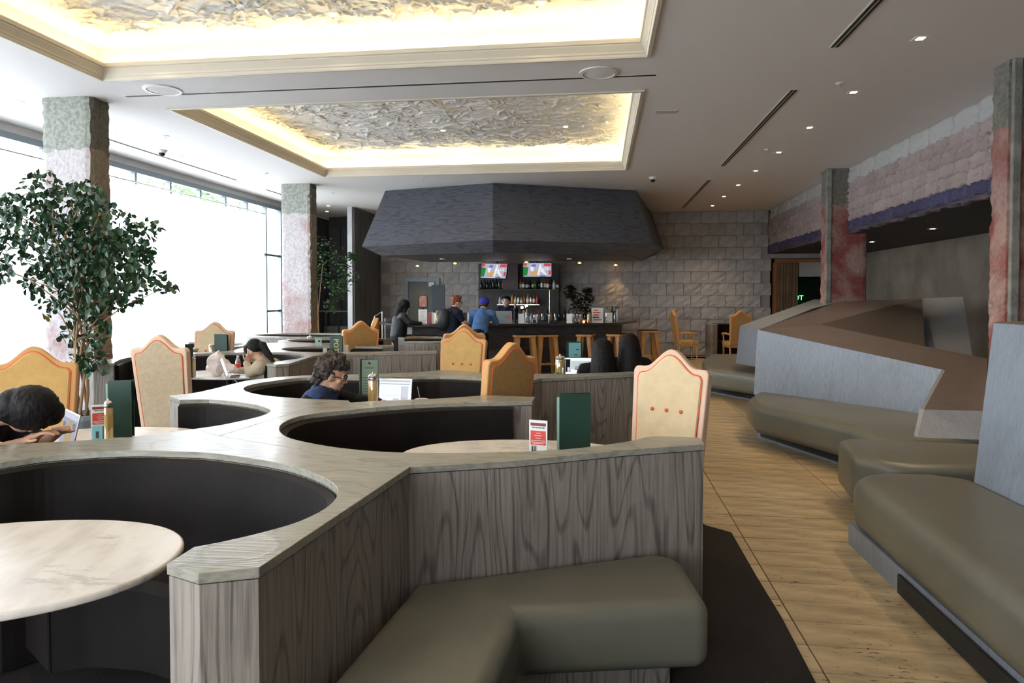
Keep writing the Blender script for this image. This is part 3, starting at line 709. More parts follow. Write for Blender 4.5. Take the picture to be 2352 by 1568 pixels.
# ---- outside
struct(MB().box((-40, -3.2, -.3), (XL-.2, 40, -.1)).obj('trim_8', M['pave']), 'pale pavement outside the window', 'ground')
leaf_o = MB().add([(0, 0, 0), (.09, .05, .01), (.20, 0, 0), (.09, -.05, .01)], [(0, 1, 2), (0, 2, 3)])
def street_tree(x, y, label, sd):
    t = thing('street_tree', label, 'tree', (x, y, -.1), 0, 'trees outside the window'); rnd = random.Random(sd)
    MB().tube([(0, 0, 0), (.05, .1, 1.6), (-.05, .05, 3.0), (.1, 0, 4.4)], [.14, .12, .10, .05]).obj('trunk', M['bark'], t)
    mb = MB(); bl = [(rnd.uniform(-1.2, 1.2), rnd.uniform(-1.3, 1.3), rnd.uniform(3.8, 5.6), rnd.uniform(.6, 1.0)) for _ in range(9)]
    for _ in range(1500):
        bx, by, bz, br = rnd.choice(bl); d = Vector((rnd.gauss(0, 1), rnd.gauss(0, 1), rnd.gauss(0, 1))).normalized()*br*rnd.uniform(.5, 1)
        T = Matrix.Translation((bx+d.x, by+d.y, bz+d.z)) @ Matrix.Rotation(rnd.uniform(0, 6.3), 4, 'Z') @ Matrix.Rotation(rnd.uniform(-1, 1), 4, 'X')
        mb.add([T @ Vector(v) for v in leaf_o.v], leaf_o.f)
    mb.obj('foliage', M['leafout'], t)['kind'] = 'stuff'
for i, (x, y) in enumerate(((-14, 8.5), (-15, 14), (-13.5, 20), (-16, 27))): street_tree(x, y, 'leafy green street tree outside the window, '+('nearest', 'second nearest', 'third', 'farthest')[i], i)

# ================================================================== BOOTH ISLANDS
ZB = .9
def A(pts): return [tuple(at(x, y, ZB)[:2]) for x, y in pts]
def curve(pts, k=4): return catmull(A(pts), k)
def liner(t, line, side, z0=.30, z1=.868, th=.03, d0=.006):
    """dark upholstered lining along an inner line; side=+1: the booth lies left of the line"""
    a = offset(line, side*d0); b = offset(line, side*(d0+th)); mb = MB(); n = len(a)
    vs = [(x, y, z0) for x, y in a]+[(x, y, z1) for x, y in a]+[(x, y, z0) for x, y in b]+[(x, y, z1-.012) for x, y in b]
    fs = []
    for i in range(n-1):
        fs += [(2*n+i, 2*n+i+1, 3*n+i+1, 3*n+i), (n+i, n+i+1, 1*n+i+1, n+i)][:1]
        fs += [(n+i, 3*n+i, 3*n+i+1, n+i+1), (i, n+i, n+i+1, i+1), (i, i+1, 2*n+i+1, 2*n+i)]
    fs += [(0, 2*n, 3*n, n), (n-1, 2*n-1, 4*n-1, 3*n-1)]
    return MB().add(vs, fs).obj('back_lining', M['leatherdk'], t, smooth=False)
def seat(t, line, side, depth=.44, z=.45):
    # ring seat inside the line; resampled so the offset does not fold
    a = offset(line, side*.045); b = offset(line, side*depth)
    c = Vector((sum(p[0] for p in line)/len(line), sum(p[1] for p in line)/len(line)))
    mb = MB(); n = len(a)
    vs = [(x, y, .10) for x, y in a]+[(x, y, z) for x, y in a]+[(x, y, z-.03) for x, y in b]+[(x, y, .10) for x, y in b]+[(x*.12+a[i][0]*.88, y*.12+a[i][1]*.88, z+.012) for i, (x, y) in enumerate(b)]+[(x*.9+a[i][0]*.1, y*.9+a[i][1]*.1, z+.008) for i, (x, y) in enumerate(b)]
    fs = []
    for i in range(n-1):
        fs += [(n+i, 4*n+i, 4*n+i+1, n+i+1), (4*n+i, 5*n+i, 5*n+i+1, 4*n+i+1), (5*n+i, 2*n+i, 2*n+i+1, 5*n+i+1), (2*n+i, 3*n+i, 3*n+i+1, 2*n+i+1), (i, n+i, n+i+1, i+1)]
    for e in (0, n-1): fs.append((e, n+e, 4*n+e, 5*n+e, 2*n+e, 3*n+e))
    MB().add(vs, fs).obj('seat', M['leatherdk'], t, smooth=False)

# --- island 1 : the near serpentine partition (booths A, B, C, D and the front of E)
A_out = A([(381, 1295), (454, 1317), (596, 1303), (800, 1167), (942, 1072)])
B_front = A([(1180, 1058), (1425, 1034), (1619, 1020)])
B_in = curve([(1608, 1005), (1527, 1001), (1486, 1003), (1443, 1013), (1323, 1029), (1200, 1036), (1050, 1039.5), (905, 1038), (800, 1030), (720, 1018), (660, 1003), (642, 985), (655, 968), (700, 953), (780, 943), (900, 932), (1000, 926), (1100, 923), (1178, 922)])
B_end = A([(1223, 921), (1230, 911)])
B_far = curve([(1119, 907), (1000, 915), (870, 920), (806, 924)])
D_in = curve([(800, 919), (700, 915), (620, 909), (575, 901), (560, 893), (571, 885), (610, 877), (671, 869), (724, 866), (870, 866), (1011, 863), (1119, 868)], 4)
E_front = A([(1180, 872), (1222, 873), (1245, 869)])+curve([(1316, 866), (1465, 858), (1560, 852)], 3)
E_in = curve([(1540, 846), (1465, 852), (1316, 858), (1224, 857.5), (1117, 856)], 3)
CD_out = curve([(1060, 851), (1018, 849), (977, 853), (870, 858), (724, 861), (648, 865), (600, 870), (560, 875), (457, 900), (388, 908)], 3)
C_in = curve([(412, 918), (480, 917), (540, 922), (590, 930), (615, 938), (621, 943), (612, 950), (580, 960), (510, 975), (450, 984), (412, 989), (303, 1003), (252, 1007), (150, 1013), (0, 1021)], 4)
Cl = at(0, 1021, ZB); Al = at(0, 1062, ZB)
C_ext = catmull([(Cl.x, Cl.y), (-3.05, 2.62), (-3.2, 2.35), (-3.15, 2.05)], 3)[1:]
A_ext = catmull([(-3.0, 1.98), (-2.98, 2.15), (-2.75, 2.42), (Al.x, Al.y)], 3)[:-1]
A_in = curve([(0, 1062), (100, 1047), (200, 1039), (300, 1034.5), (400, 1036), (500, 1042), (650, 1065), (740, 1095), (775, 1125), (755, 1160), (690, 1195), (600, 1222), (500, 1245), (445, 1255)], 4)
full = A_out+B_front+B_in+B_end+B_far+D_in+E_front+E_in+CD_out+C_in+C_ext+A_ext+A_in
isl = thing('booth_partition', 'sweeping grey oak booth partition in the foreground with scooped round bays', 'booth partition', (0, 0, 0))
MB().prism(inset(full, .006), .0, .868).obj('panelling', M['oak'], isl)
J = A([(503, 1001)])[0]; K = A([(729, 930)])[0]; Cs = A([(450, 984)])[0]
ic = min(range(len(C_in)), key=lambda i: (Vector(C_in[i])-Vector(Cs)).length)
pcA = A_out+[J]+C_in[ic:]+C_ext+A_ext+A_in
pcB = [A_out[-1]]+B_front+B_in+B_end+B_far+[K, J]
pcD = [B_far[-1]]+D_in+E_front+E_in+CD_out+C_in[:ic+1]+[J, K]
for i, p in enumerate((pcA, pcB, pcD)): MB().prism(inset(p, .0012), .872, ZB).obj('cap_panel', M['oaktop'], isl, bevel=.0015, seg=1)
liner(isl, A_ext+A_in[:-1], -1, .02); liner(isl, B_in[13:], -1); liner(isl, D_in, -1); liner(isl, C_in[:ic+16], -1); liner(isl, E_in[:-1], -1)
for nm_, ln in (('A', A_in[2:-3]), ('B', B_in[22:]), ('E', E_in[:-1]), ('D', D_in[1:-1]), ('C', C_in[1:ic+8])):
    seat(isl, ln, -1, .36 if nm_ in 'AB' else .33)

# --- island 2 : behind (booth F with the woman, booth G)
F_out1 = A([(195, 833), (213, 835), (262, 834)])
F_in = curve([(264, 831), (285, 823), (330, 817), (428, 813), (531, 809.5), (641, 808.5), (684, 812), (699, 817), (690, 822), (650, 828), (612, 833)], 4)
F_post = A([(612, 835), (633, 836.5), (664, 835)])
G_front = curve([(700, 824), (735, 815), (790, 812.5), (1003, 808.5)], 3)
G_in = curve([(1003, 804.5), (880, 806.5), (745, 808.5), (680, 807), (655, 804.5), (647, 801), (660, 798), (699, 796), (745, 795.2), (792, 795), (878, 796)], 3)
G_end = A([(905, 794.5), (905, 792)])
G_out = curve([(787, 791), (700, 789), (640, 787), (585, 790), (540, 803), (500, 807), (428, 810), (320, 814), (270, 822), (205, 829)], 3)
isl2 = thing('booth_partition', 'second grey partition, around the booth of the woman in the oat sweater', 'booth partition', (0, 0, 0))
P2 = F_out1+F_in+F_post+G_front+G_in+G_end+G_out
MB().prism(inset(P2, .006), 0, .868).obj('panelling', M['oak'], isl2)
MB().prism(inset(P2, .001), .872, ZB).obj('cap_panel', M['oaktop'], isl2)
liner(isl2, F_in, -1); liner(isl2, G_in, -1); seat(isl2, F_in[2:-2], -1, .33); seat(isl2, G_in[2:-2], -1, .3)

# --- farther single booths : horseshoe walls
def horseshoe(c, rx, ry, open_dir, half, label, rot=0, th=.15, seats=True):
    t = thing('booth_partition', label, 'booth partition', (c[0], c[1], 0), rot)
    n = 36; ang = [open_dir+half+(2*math.pi-2*half)*i/n for i in range(n+1)]
    inn = [(math.cos(a)*rx, math.sin(a)*ry) for a in ang]; out = [(math.cos(a)*(rx+th), math.sin(a)*(ry+th)) for a in ang]
    P = inn+list(reversed(out))
    MB().prism(P, 0, .868).obj('panelling', M['oak'], t); MB().prism(P, .872, ZB).obj('cap_panel', M['oaktop'], t)
    liner(t, inn, 1)
    if seats: seat(t, inn[2:-2], 1, .34)
    return t
horseshoe((-4.05, 10.35), .85, .58, 0, R(50), 'oval grey booth wall just behind the booth with the round seats, menu cards on its table', 0)
horseshoe((-5.25, 11.75), .95, .55, 0, R(50), 'farthest left oval booth wall, in front of the pale far column')
horseshoe((-5.85, 9.15), .75, .62, R(180), R(60), 'low booth wall beside the window behind the daylit cream chair')
horseshoe((-2.75, 10.9), .6, .55, R(200), R(50), 'booth wall with a pale lining right of the far gold chair')
horseshoe((3.45, 17.9), .62, .55, R(-100), R(48), 'small dark booth against the block wall at the far right')

# ---- tables
def table(x, y, a, b, rot, label):
    t = thing('cafe_table', label, 'table', (x, y, 0), rot, 'oval marble tables in the booths')
    P = []
    for i in range(64):
        s_ = 2*math.pi*i/64; c_, d_ = math.cos(s_), math.sin(s_)
        P.append((a*math.copysign(abs(c_)**.93, c_), b*math.copysign(abs(d_)**.93, d_)))
    MB().prism(P, .715, .74).obj('tabletop', M['marble'], t, bevel=.010, seg=3)
    MB().lathe([(.24, 0), (.24, .015), (.06, .03), (.035, .06), (.035, .68), (.12, .70), (.12, .714)], n=24).obj('pedestal', M['blackmetal'], t, smooth=False)
    return t
table(-1.975, 1.945, .60, .43, R(14), 'oval white marble table in the nearest booth at the lower left')
table(-.42, 3.63, .66, .43, R(4), 'marble table with the green menu, behind the near partition wing')
table(-2.95, 3.72, .60, .42, R(10), 'marble table with a laptop before the person bending down')
table(-1.35, 5.10, .55, .38, R(0), 'marble table with an open laptop before the curly haired man')
table(.18, 7.40, .55, .42, R(10), 'marble table before the two women with long black hair')
table(-4.10, 7.12, .60, .40, R(0), 'marble table the woman in the oat sweater leans on')
table(-3.25, 8.65, .50, .34, 0, 'marble table in the booth with the green lettered menu')
table(-3.95, 10.35, .5, .34, 0, 'marble table with a mint menu in the oval far booth')
table(-5.1, 11.75, .5, .32, 0, 'marble table in the farthest left booth')
table(-5.75, 9.15, .45, .36, 0, 'marble table by the window before the daylit cream chair')

# ---- olive benches
def cushion(name, poly, z0, z1, parent, r=.085, m_='olive', bulge=0):
    mb = MB().prism(poly, z0, z1)
    o = mb.obj(name, M[m_], parent, smooth=True); b = o.modifiers.new('bevel', 'BEVEL'); b.width = r; b.segments = 6; b.limit_method = 'ANGLE'; b.angle_limit = R(30)
    return o
def a2(px, py, z=.45): return tuple(at(px, py, z)[:2])
wA0, wA1 = Vector(A_out[2]), Vector(A_out[4]); wB1 = Vector(B_front[-1])
bn = thing('bench', 'olive leather bench in the foreground against the grey partition', 'bench', (0, 0, 0))
dB = (wB1-wA1).normalized(); nB = Vector((dB.y, -dB.x)); dA = (wA0-wA1).normalized(); nA = Vector((-dA.y, dA.x))
c0 = wA1+dB*.0
pR = [wA1+nB*.02+dB*.02, wA1+nB*.02+dB*1.30, wA1+nB*.50+dB*1.36, wA1+nB*.56+dB*.42, wA1+nB*.5+dB*.35]
pL = [wA1+nA*.02+dA*.03, wA1+nA*.30+dA*.10, wA1+nA*.62+dA*.25, wA1+nA*.64+dA*1.5, wA1+nA*.02+dA*1.5]
I_ = Vector(a2(1195, 1392)); F_ = Vector(a2(1120, 1568)); A_e = F_+(F_-I_).normalized()*.5
cushion('seat_cushion', [tuple(p) for p in (wA1+nB*.02+dB*.03, wA1+nB*.02+dB*1.12, wA1+nB*.12+dB*1.20, Vector(a2(1634, 1392, .42)), I_, A_e, wA1+nA*.02+dA*1.6, wA1+nA*.02+dA*.03)], .165, .432, bn, .085)
MB().prism([tuple(p) for p in [wA1+nB*.05+dB*.05, wA1+nB*.05+dB*1.05, wA1+nB*.36+dB*1.0, wA1+nB*.36+dB*.3]], 0, .17).obj('base', M['oak'], bn)
MB().prism([tuple(p) for p in [wA1+nA*.05+dA*.05, wA1+nA*.4+dA*.3, wA1+nA*.4+dA*1.4, wA1+nA*.05+dA*1.4]], 0, .17).obj('base', M['oak'], bn)

b1 = thing('bench', 'olive leather bench at the lower right, below the tall daylit blue-grey backrest', 'bench', (0, 0, 0))
cushion('seat_cushion', [(1.54, 1.6), (1.58, 4.55), (1.68, 4.66), (1.80, 4.74), (2.12, 4.74), (2.36, 4.62), (2.40, 1.6)], .13, .46, b1, .11)
MB().prism([(1.62, 1.6), (1.60, 4.62), (2.3, 4.72), (2.36, 1.6)], 0, .14).obj('base', M['oakdaylit'], b1)
MB().box((1.585, 1.7, .015), (1.60, 3.85, .115)).obj('vent_grille', M['black'], b1)
b2 = thing('bench', 'short rounded olive bench end jutting between the two long benches', 'bench', (0, 0, 0))
cushion('seat_cushion', [(1.92, 4.95), (1.80, 5.15), (1.88, 5.70), (1.97, 5.80), (3.0, 5.70), (3.0, 4.95), (2.1, 4.88)], .10, .46, b2, .11)
MB().prism([(1.98, 5.0), (1.94, 5.25), (2.0, 5.5), (2.9, 5.4), (2.9, 5.0)], 0, .12).obj('base', M['oakdaylit'], b2)
b3 = thing('bench', 'middle olive bench in front of the daylit blue-grey divider face', 'bench', (0, 0, 0))
q = [a2(1722, 912), a2(1740, 893), a2(1860, 912), a2(2118, 946), a2(2112, 1003), (2.60, 5.75), a2(1925, 1003, .40)]
p3 = [a2(1733, 934, .42), a2(1716, 912), a2(1738, 896), a2(1800, 903), a2(2125, 948), (3.2, 5.9), (2.2, 5.70), a2(1955, 985, .42)]
cushion('seat_cushion', p3, .13, .45, b3, .09)
g0, g1 = at(1738, 1004, 0), at(1930, 1068, 0)
dd = Vector((g1.x-g0.x, g1.y-g0.y)).normalized(); nn = Vector((-dd.y, dd.x))
if nn.x < 0: nn = -nn
def dn(p, q_): return (p.x+nn.x*q_, p.y+nn.y*q_)
MB().prism([dn(g0, 0), dn(g1, 0), dn(g1, .5), dn(g0, .35)], 0, .14).obj('base', M['oakdaylit'], b3)
h0, h1 = g0+(g1-g0)*.06, g1
MB().prism([dn(h0, -.006), dn(h1, -.006), dn(h1, 0), dn(h0, 0)], .025, .115).obj('vent_grille', M['black'], b3)
b4 = thing('bench', 'farthest olive bench beside the small dark booth', 'bench', (0, 0, 0))
p4 = [a2(1622, 850, .42), a2(1612, 826), a2(1630, 812), a2(1700, 812), a2(1745, 830), a2(1760, 866, .42)]
cushion('seat_cushion', p4, .13, .45, b4, .08)
g0, g1 = at(1622, 899, 0), at(1735, 921, 0); dd = Vector((g1.x-g0.x, g1.y-g0.y)).normalized(); nn = Vector((-dd.y, dd.x))
if nn.x < 0: nn = -nn
MB().prism([dn(g0, 0), dn(g1, 0), dn(g1, .5), dn(g0, .5)], 0, .14).obj('base', M['oakdaylit'], b4)
MB().prism([dn(g0, -.006), dn(g1, -.006), dn(g1, 0), dn(g0, 0)], .02, .115).obj('vent_grille', M['black'], b4)

# ---- faceted timber divider
def solid(name, faces, mats, parent, thick=.03):
    """flat facets given by their corners, each a real board with thickness"""
    for vs, mi, nm in faces:
        vs = [Vector(v) for v in vs]; n = (vs[1]-vs[0]).cross(vs[2]-vs[0]).normalized()
        c = sum(vs, Vector())/len(vs)
        if n.dot(Vector((0, 0, EYE))-c) < 0: n = -n
        k = len(vs); mb = MB(); a = vs+[v-n*thick for v in vs]
        mb.add(a, [tuple(range(k)), tuple(reversed(range(k, 2*k)))]+[(i, (i+1) % k, k+(i+1) % k, k+i) for i in range(k)])
        bmm = bmesh.new(); o = mb.obj(nm, mats[mi], parent); bmm.from_mesh(o.data); bmesh.ops.recalc_face_normals(bmm, faces=bmm.faces); bmm.to_mesh(o.data); bmm.free()
dv = thing('lounge_divider', 'angular faceted timber divider in daylit blue-grey along the lounge benches', 'divider', (0, 0, 0))
def plane3(a, b, c): n = (b-a).cross(c-a).normalized(); return a, n
def hit(px, py, pl):
    r = ray(px, py); o_ = Vector((0, 0, EYE)); return o_+r*((pl[0]-o_).dot(pl[1])/r.dot(pl[1]))
a_ = pd(1740, 757, 8.4); a0 = pd(1731, 905, 8.35); b_ = pd(2171, 850, 6.75)
FP = plane3(a_, a0, b_); b0 = hit(2113, 1000, FP)
c0_ = at(2108, 1004, .45); e0_ = at(2262, 1010, .45); c_ = Vector((c0_.x+.03, c0_.y+.10, .0)); c_ = pd(2122, 940, 5.75)
e_ = pd(2262, 944, 5.65); EP = plane3(c_, e_, c0_); e0_ = hit(2262, 1010, EP)
TP = plane3(a_, b_, c_)          # the long sloping cap
h_ = hit(2268, 823, TP); t1 = hit(1884, 745, TP); t2 = hit(2124, 795, TP); e_ = hit(2262, 944, TP)
TQ = plane3(a_, t1, pd(1932, 691.5, 12.2)); u1 = pd(1932, 691.5, 12.2); u2 = hit(1985, 717, TQ)
v1 = pd(2118, 685, 12.6); 
IP = plane3(t1, t2, u2); v2 = hit(2118, 686, IP)
TR = plane3(u1, u2, v2)
RP = plane3(v2+FW*.15, pd(2124, 795, (t2-Vector((0, 0, EYE))).dot(FW)+1.4), pd(2212, 682, (v2-Vector((0, 0, EYE))).dot(FW)-.6))
solid('x', [
    ([a_, b_, b0, a0], 0, 'front_panel'), ([b_, c_, c0_], 0, 'return_panel'), ([b_, c0_, b0], 0, 'return_panel'),
    ([a_, b_, t2, t1], 1, 'top_panel'), ([b_, h_, t2], 1, 'top_panel'), ([b_, h_, e_, c_], 1, 'top_panel'), ([c_, e_, e0_, c0_], 0, 'end_panel'),
    ([a_, t1, u2, u1], 1, 'top_panel'), ([u1, u2, v2], 1, 'top_panel'),
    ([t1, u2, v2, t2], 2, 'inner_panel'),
    ([hit(2117, 685, RP), hit(2212, 681, RP), hit(2238, 850, RP), hit(2126, 830, RP)], 0, 'rear_panel'),
    ([pd(1700, 748, 11.0), pd(1745, 758, 9.4), pd(1738, 842, 9.4), pd(1690, 834, 11.0)], 0, 'side_panel'),
    ([pd(1700, 748, 11.0), pd(1870, 687, 14.5), pd(1870, 707, 11.9)], 0, 'side_panel'), ([pd(1700, 748, 11.0), pd(1870, 707, 11.9), pd(1743, 757, 9.4)], 0, 'side_panel'),
    ([pd(1870, 687, 14.5), pd(1934, 689, 13.5), pd(1932, 692, 12.4), pd(1870, 707, 11.9)], 0, 'side_panel'),
], [M['oakdaylit'], M['oakbrown'], M['oakdeep']], dv)
# carcass behind the panels, standing on the floor
MB().prism([(a0.x+.75, a0.y-.05), (b0.x+.55, b0.y+.75), (3.9, 7.6), (3.3, 8.7), (2.9, 9.0)], 0, .62).obj('carcass', M['oakdaylit'], dv)
MB().prism([(2.9, 9.3), (3.6, 8.7), (4.4, 9.6), (4.3, 12.2), (3.3, 13.0), (3.0, 11.4)], 0, .85).obj('carcass', M['oakdaylit'], dv)
tb = thing('slanted_backrest', 'tall slanted timber backrest in daylit blue-grey at the right edge', 'backrest', (0, 0, 0))
n0 = at(2225, 1108, .45); n1 = at(2352, 1166, .45); dr = (n1-n0); dr.z = 0; dr.normalize(); far_t = atX(2282, 742, 2.42)
near0 = n0+dr*3.0; near_t = Vector((far_t.x+.1, far_t.y-3.1, far_t.z))
n0b = Vector((n0.x, n0.y, .14)); near0b = Vector((near0.x, near0.y, .14))
mb = MB(); ft2 = Vector((far_t.x+.55, far_t.y+.25, far_t.z+.02)); nt2 = near_t+Vector((.6, 0, .02)); fb2 = Vector((n0.x+.75, n0.y+.3, .0)); nb2 = Vector((near0.x+.75, near0.y, 0))
mb.add([n0b, near0b, near_t, far_t, fb2, nb2, nt2, ft2], [(0, 1, 2, 3), (1, 5, 6, 2), (5, 4, 7, 6), (4, 0, 3, 7), (4, 5, 1, 0)], 0)
mb.obj('back_panel', M['oakdaylit'], tb)
MB().add([far_t, near_t, nt2, ft2]+[v+Vector((0, 0, .004)) for v in (far_t, near_t, nt2, ft2)], [(0, 1, 2, 3), (7, 6, 5, 4), (0, 4, 5, 1), (1, 5, 6, 2), (2, 6, 7, 3), (3, 7, 4, 0)]).obj('top_panel', M['oakbrown'], tb)

# ---- carpets
cp = [a_[:2] for a_ in (at(1620, 1208, 0), at(1680, 1225, 0), at(1740, 1330, 0), at(1795, 1420, 0), at(1872, 1568, 0))]
cp = [tuple(v) for v in cp]+[(.95, 2.0), (.95, .6), (-7.4, .6), (-7.4, 12.6), (-1.2, 12.2), (.6, 9.2), (.7, 6.9), (.6, 5.3)]
tag(MB().prism(cp, 0, .008).obj('carpet', M['carpet']), 'dark brown carpet under the booths, its edge along the tiled aisle', 'carpet')

# ================================================================== CHAIRS
def chair(label, front='gold', rim='rimgold', back='burlapshade', arms=False, group='camel backed upholstered chairs'):
    t = thing('dining_chair', label, 'chair', (0, 0, 0), 0, group)
    def outline(ins, w0=.235, w1=.262):
        P = []; n = 28; zs = .40+ins*.2; top = 1.135-ins
        P += [(-w0+ins, zs), (w0-ins, zs), (w1-ins, top-.03), (w1-ins-.012, top-.006)]
        for i in range(n+1):
            x = (w1-ins-.03)*(1-2*i/n); u = min(1, abs(x)/(.185)); P.append((x, top+.118*(.5+.5*math.cos(math.pi*u))))
        P += [(-w1+ins+.012, top-.006), (-w1+ins, top-.03)]
        return P
    T = Matrix.Translation((0, -.20, .40)) @ Matrix.Rotation(R(8), 4, 'X') @ Matrix.Translation((0, 0, -.40)) @ Matrix.Rotation(R(90), 4, 'X')
    # local: (x, z) drawn in the XY plane, thickness along local z -> +-y
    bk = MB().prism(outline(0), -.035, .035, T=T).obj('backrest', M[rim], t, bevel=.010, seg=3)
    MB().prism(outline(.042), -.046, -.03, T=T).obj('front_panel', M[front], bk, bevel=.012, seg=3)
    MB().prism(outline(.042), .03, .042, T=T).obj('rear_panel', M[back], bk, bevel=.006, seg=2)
    for s_, nm in ((-.0375, 'front_piping'), (.0375, 'rear_piping')):
        MB().tube([T @ Vector((x, z, s_)) for x, z in outline(.040)], .0052, 6, closed=True).obj(nm, M['piping'], bk, smooth=True)
    for x in (-.10, 0, .10):
        MB().sphere(T @ Vector((x, .86, -.048)), (.013, .009, .013), 12, 8).obj('button', M['piping'], bk, smooth=True)
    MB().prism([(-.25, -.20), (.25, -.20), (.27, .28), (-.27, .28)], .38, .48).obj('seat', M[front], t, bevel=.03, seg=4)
    MB().prism([(-.245, -.19), (.245, -.19), (.262, .27), (-.262, .27)], .33, .385).obj('seat_rail', M['pine'], t, bevel=.006)
    for sx in (-1, 1):
        MB().tube([(sx*.215, -.18, .34), (sx*.215, -.21, .15), (sx*.215, -.27, 0)], [.024, .02, .015], 8).obj('leg', M['pine'], t)
        MB().tube([(sx*.235, .24, .34), (sx*.232, .25, .15), (sx*.225, .24, 0)], [.026, .021, .014], 8).obj('leg', M['pine'], t)
        if arms:
            MB().tube([(sx*.25, -.22, .66), (sx*.28, -.02, .675), (sx*.285, .18, .66), (sx*.28, .22, .64)], [.022, .026, .028, .02], 8).obj('armrest', M['pine'], t, smooth=True)
            MB().tube([(sx*.27, .17, .65), (sx*.262, .12, .38)], [.02, .018], 8).obj('arm_post', M['pine'], t)
    return t
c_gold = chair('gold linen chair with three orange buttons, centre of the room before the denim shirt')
c_daylit = chair('linen chair in daylit cream with three orange buttons, largest one, beside the aisle', 'cream', 'rimdaylit', 'burlap')
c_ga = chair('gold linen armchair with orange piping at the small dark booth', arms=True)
c_ca = chair('beige linen chair seen from behind before the table of the woman in the oat sweater', 'cream', 'rimdaylit', 'burlap', arms=True)
def put(t, px, d, rz, label=None, first=False, z=1.25):
    p = pd(px, 760, d); loc = (p.x-math.sin(rz)*.27, p.y+math.cos(rz)*.27, .008)
    if first: t.location = loc; t.rotation_euler = (0, 0, rz); return t
    return dup(t, loc, rz, label)
# rz: chair front faces +Y turned by rz
put(c_daylit, 1540, 4.40, R(148), first=True)
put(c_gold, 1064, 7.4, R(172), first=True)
put(c_gold, 1166, 5.15, R(54), 'gold chair with shade-toned back, seen from behind at the booth of the curly haired man')
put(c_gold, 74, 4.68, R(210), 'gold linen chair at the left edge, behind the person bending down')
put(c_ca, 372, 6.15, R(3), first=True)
put(c_daylit, 492, 9.2, R(190), 'chair in daylit cream with orange piping close to the window, behind a green menu')
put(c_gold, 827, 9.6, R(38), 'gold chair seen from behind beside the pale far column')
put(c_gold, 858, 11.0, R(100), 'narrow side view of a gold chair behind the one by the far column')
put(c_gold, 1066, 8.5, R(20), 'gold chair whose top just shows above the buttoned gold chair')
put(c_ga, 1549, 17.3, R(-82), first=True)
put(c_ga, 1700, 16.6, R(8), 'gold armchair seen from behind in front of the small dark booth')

# ================================================================== BAR
HT = [at(885, 438, H), at(1132, 420, H), at(1460, 437, H)]
def plane3(a, b, c): n = (b-a).cross(c-a).normalized(); return a, n
def hit(px, py, pl):
    r = ray(px, py); o_ = Vector((0, 0, EYE)); return o_+r*((pl[0]-o_).dot(pl[1])/r.dot(pl[1]))
M1 = at(1132, 551, 2.69); Bm = at(1132, 580, 2.467)
M0 = hit(831, 566, plane3(HT[0], HT[1], M1)); M2 = hit(1500, 560, plane3(HT[1], HT[2], M1))
HM = [M0, M1, M2]
B0_ = at(875, 590, 2.467); B2_ = at(1452, 590, 2.467)
def along(pl, px):
    d_ = pl[1].cross(Vector((0, 0, 1))).normalized(); r_ = ray(px, 590); a, b, c, e = r_.x, -d_.x, r_.y, -d_.y; k = a*e-b*c
    s_ = (Bm.x*e-b*Bm.y)/k; return Vector((r_.x*s_, r_.y*s_, 2.467))
B0_ = along(plane3(M0, M1, Bm), 875); B2_ = along(plane3(M1, M2, Bm), 1440); HB = [B0_, Bm, B2_]
top = [HT[0], HT[1], HT[2], Vector((1.30, 18.6, H)), Vector((-4.3, 18.6, H))]
M3 = hit(1532, 574, plane3(HT[2], Vector((1.30, 18.6, H)), M2)); mid = [HM[0], HM[1], HM[2], M3, Vector((-4.75, 17.6, 2.69))]
bot = [HB[0], HB[1], HB[2], Vector((1.0, 17.0, 2.467)), Vector((-4.3, 17.0, 2.467))]
hd = thing('bar_hood', 'huge faceted slate-stained timber canopy hanging over the bar', 'canopy', (0, 0, 0))
def facet(vs, nm, parent, m_, c=Vector((-1.8, 15.8, 3.1)), th=.03):
    vs = [Vector(v) for v in vs]; n = (vs[1]-vs[0]).cross(vs[2]-vs[0]).normalized(); cc = sum(vs, Vector())/len(vs)
    if n.dot(cc-c) < 0: vs.reverse(); n = -n
    k = len(vs); a = vs+[v-n*th for v in vs]
    return MB().add(a, [tuple(range(k)), tuple(reversed(range(k, 2*k)))]+[(k+i, k+(i+1) % k, (i+1) % k, i) for i in range(k)]).obj(nm, m_, parent)
for i in range(5):
    j = (i+1) % 5
    facet([top[i], top[j], mid[j], mid[i]], 'upper_panel', hd, M['hood']); facet([mid[i], mid[j], bot[j], bot[i]], 'lower_panel', hd, M['hood'])
facet(bot, 'underside', hd, M['hood'])
for i, (px, py) in enumerate(((1045, 603), (1209, 600), (1331, 602), (1414, 607), (959, 609), (965, 615))):
    p = at(px, py, 2.467); t = thing('downlight', 'amber downlight under the bar canopy, '+('third', 'fourth', 'fifth', 'rightmost', 'leftmost', 'second')[i]+' of six', 'light', (p.x, p.y, 2.462), 0, 'amber lights under the canopy')
    MB().lathe([(.07, .003), (.07, -.008), (.05, -.010)], n=20).obj('trim_ring', M['blackmetal'], t); MB().sphere((0, 0, -.010), (.048, .048, .02), 14, 8).obj('lens', M['amber'], t, smooth=True)
    l = bpy.data.lights.new('lamp', 'SPOT'); l.energy = 14; l.color = (1, .6, .25); l.spot_size = R(80); l.spot_blend = .8; l.shadow_soft_size = .05
    lo = bpy.data.objects.new('lamp', l); COL.objects.link(lo); lo.parent = t; lo.location = (0, 0, -.06)
for i, (px, py) in enumerate(((1016, 593), (1308, 593))):
    p = at(px, py, 2.467); t = thing('smoke_detector', 'small white disc under the bar canopy, '+('left', 'right')[i]+' one', 'detector', (p.x, p.y, 2.465)); MB().lathe([(.06, 0), (.06, -.02), (.04, -.03)], n=18).obj('cap', M['whitemetal'], t)

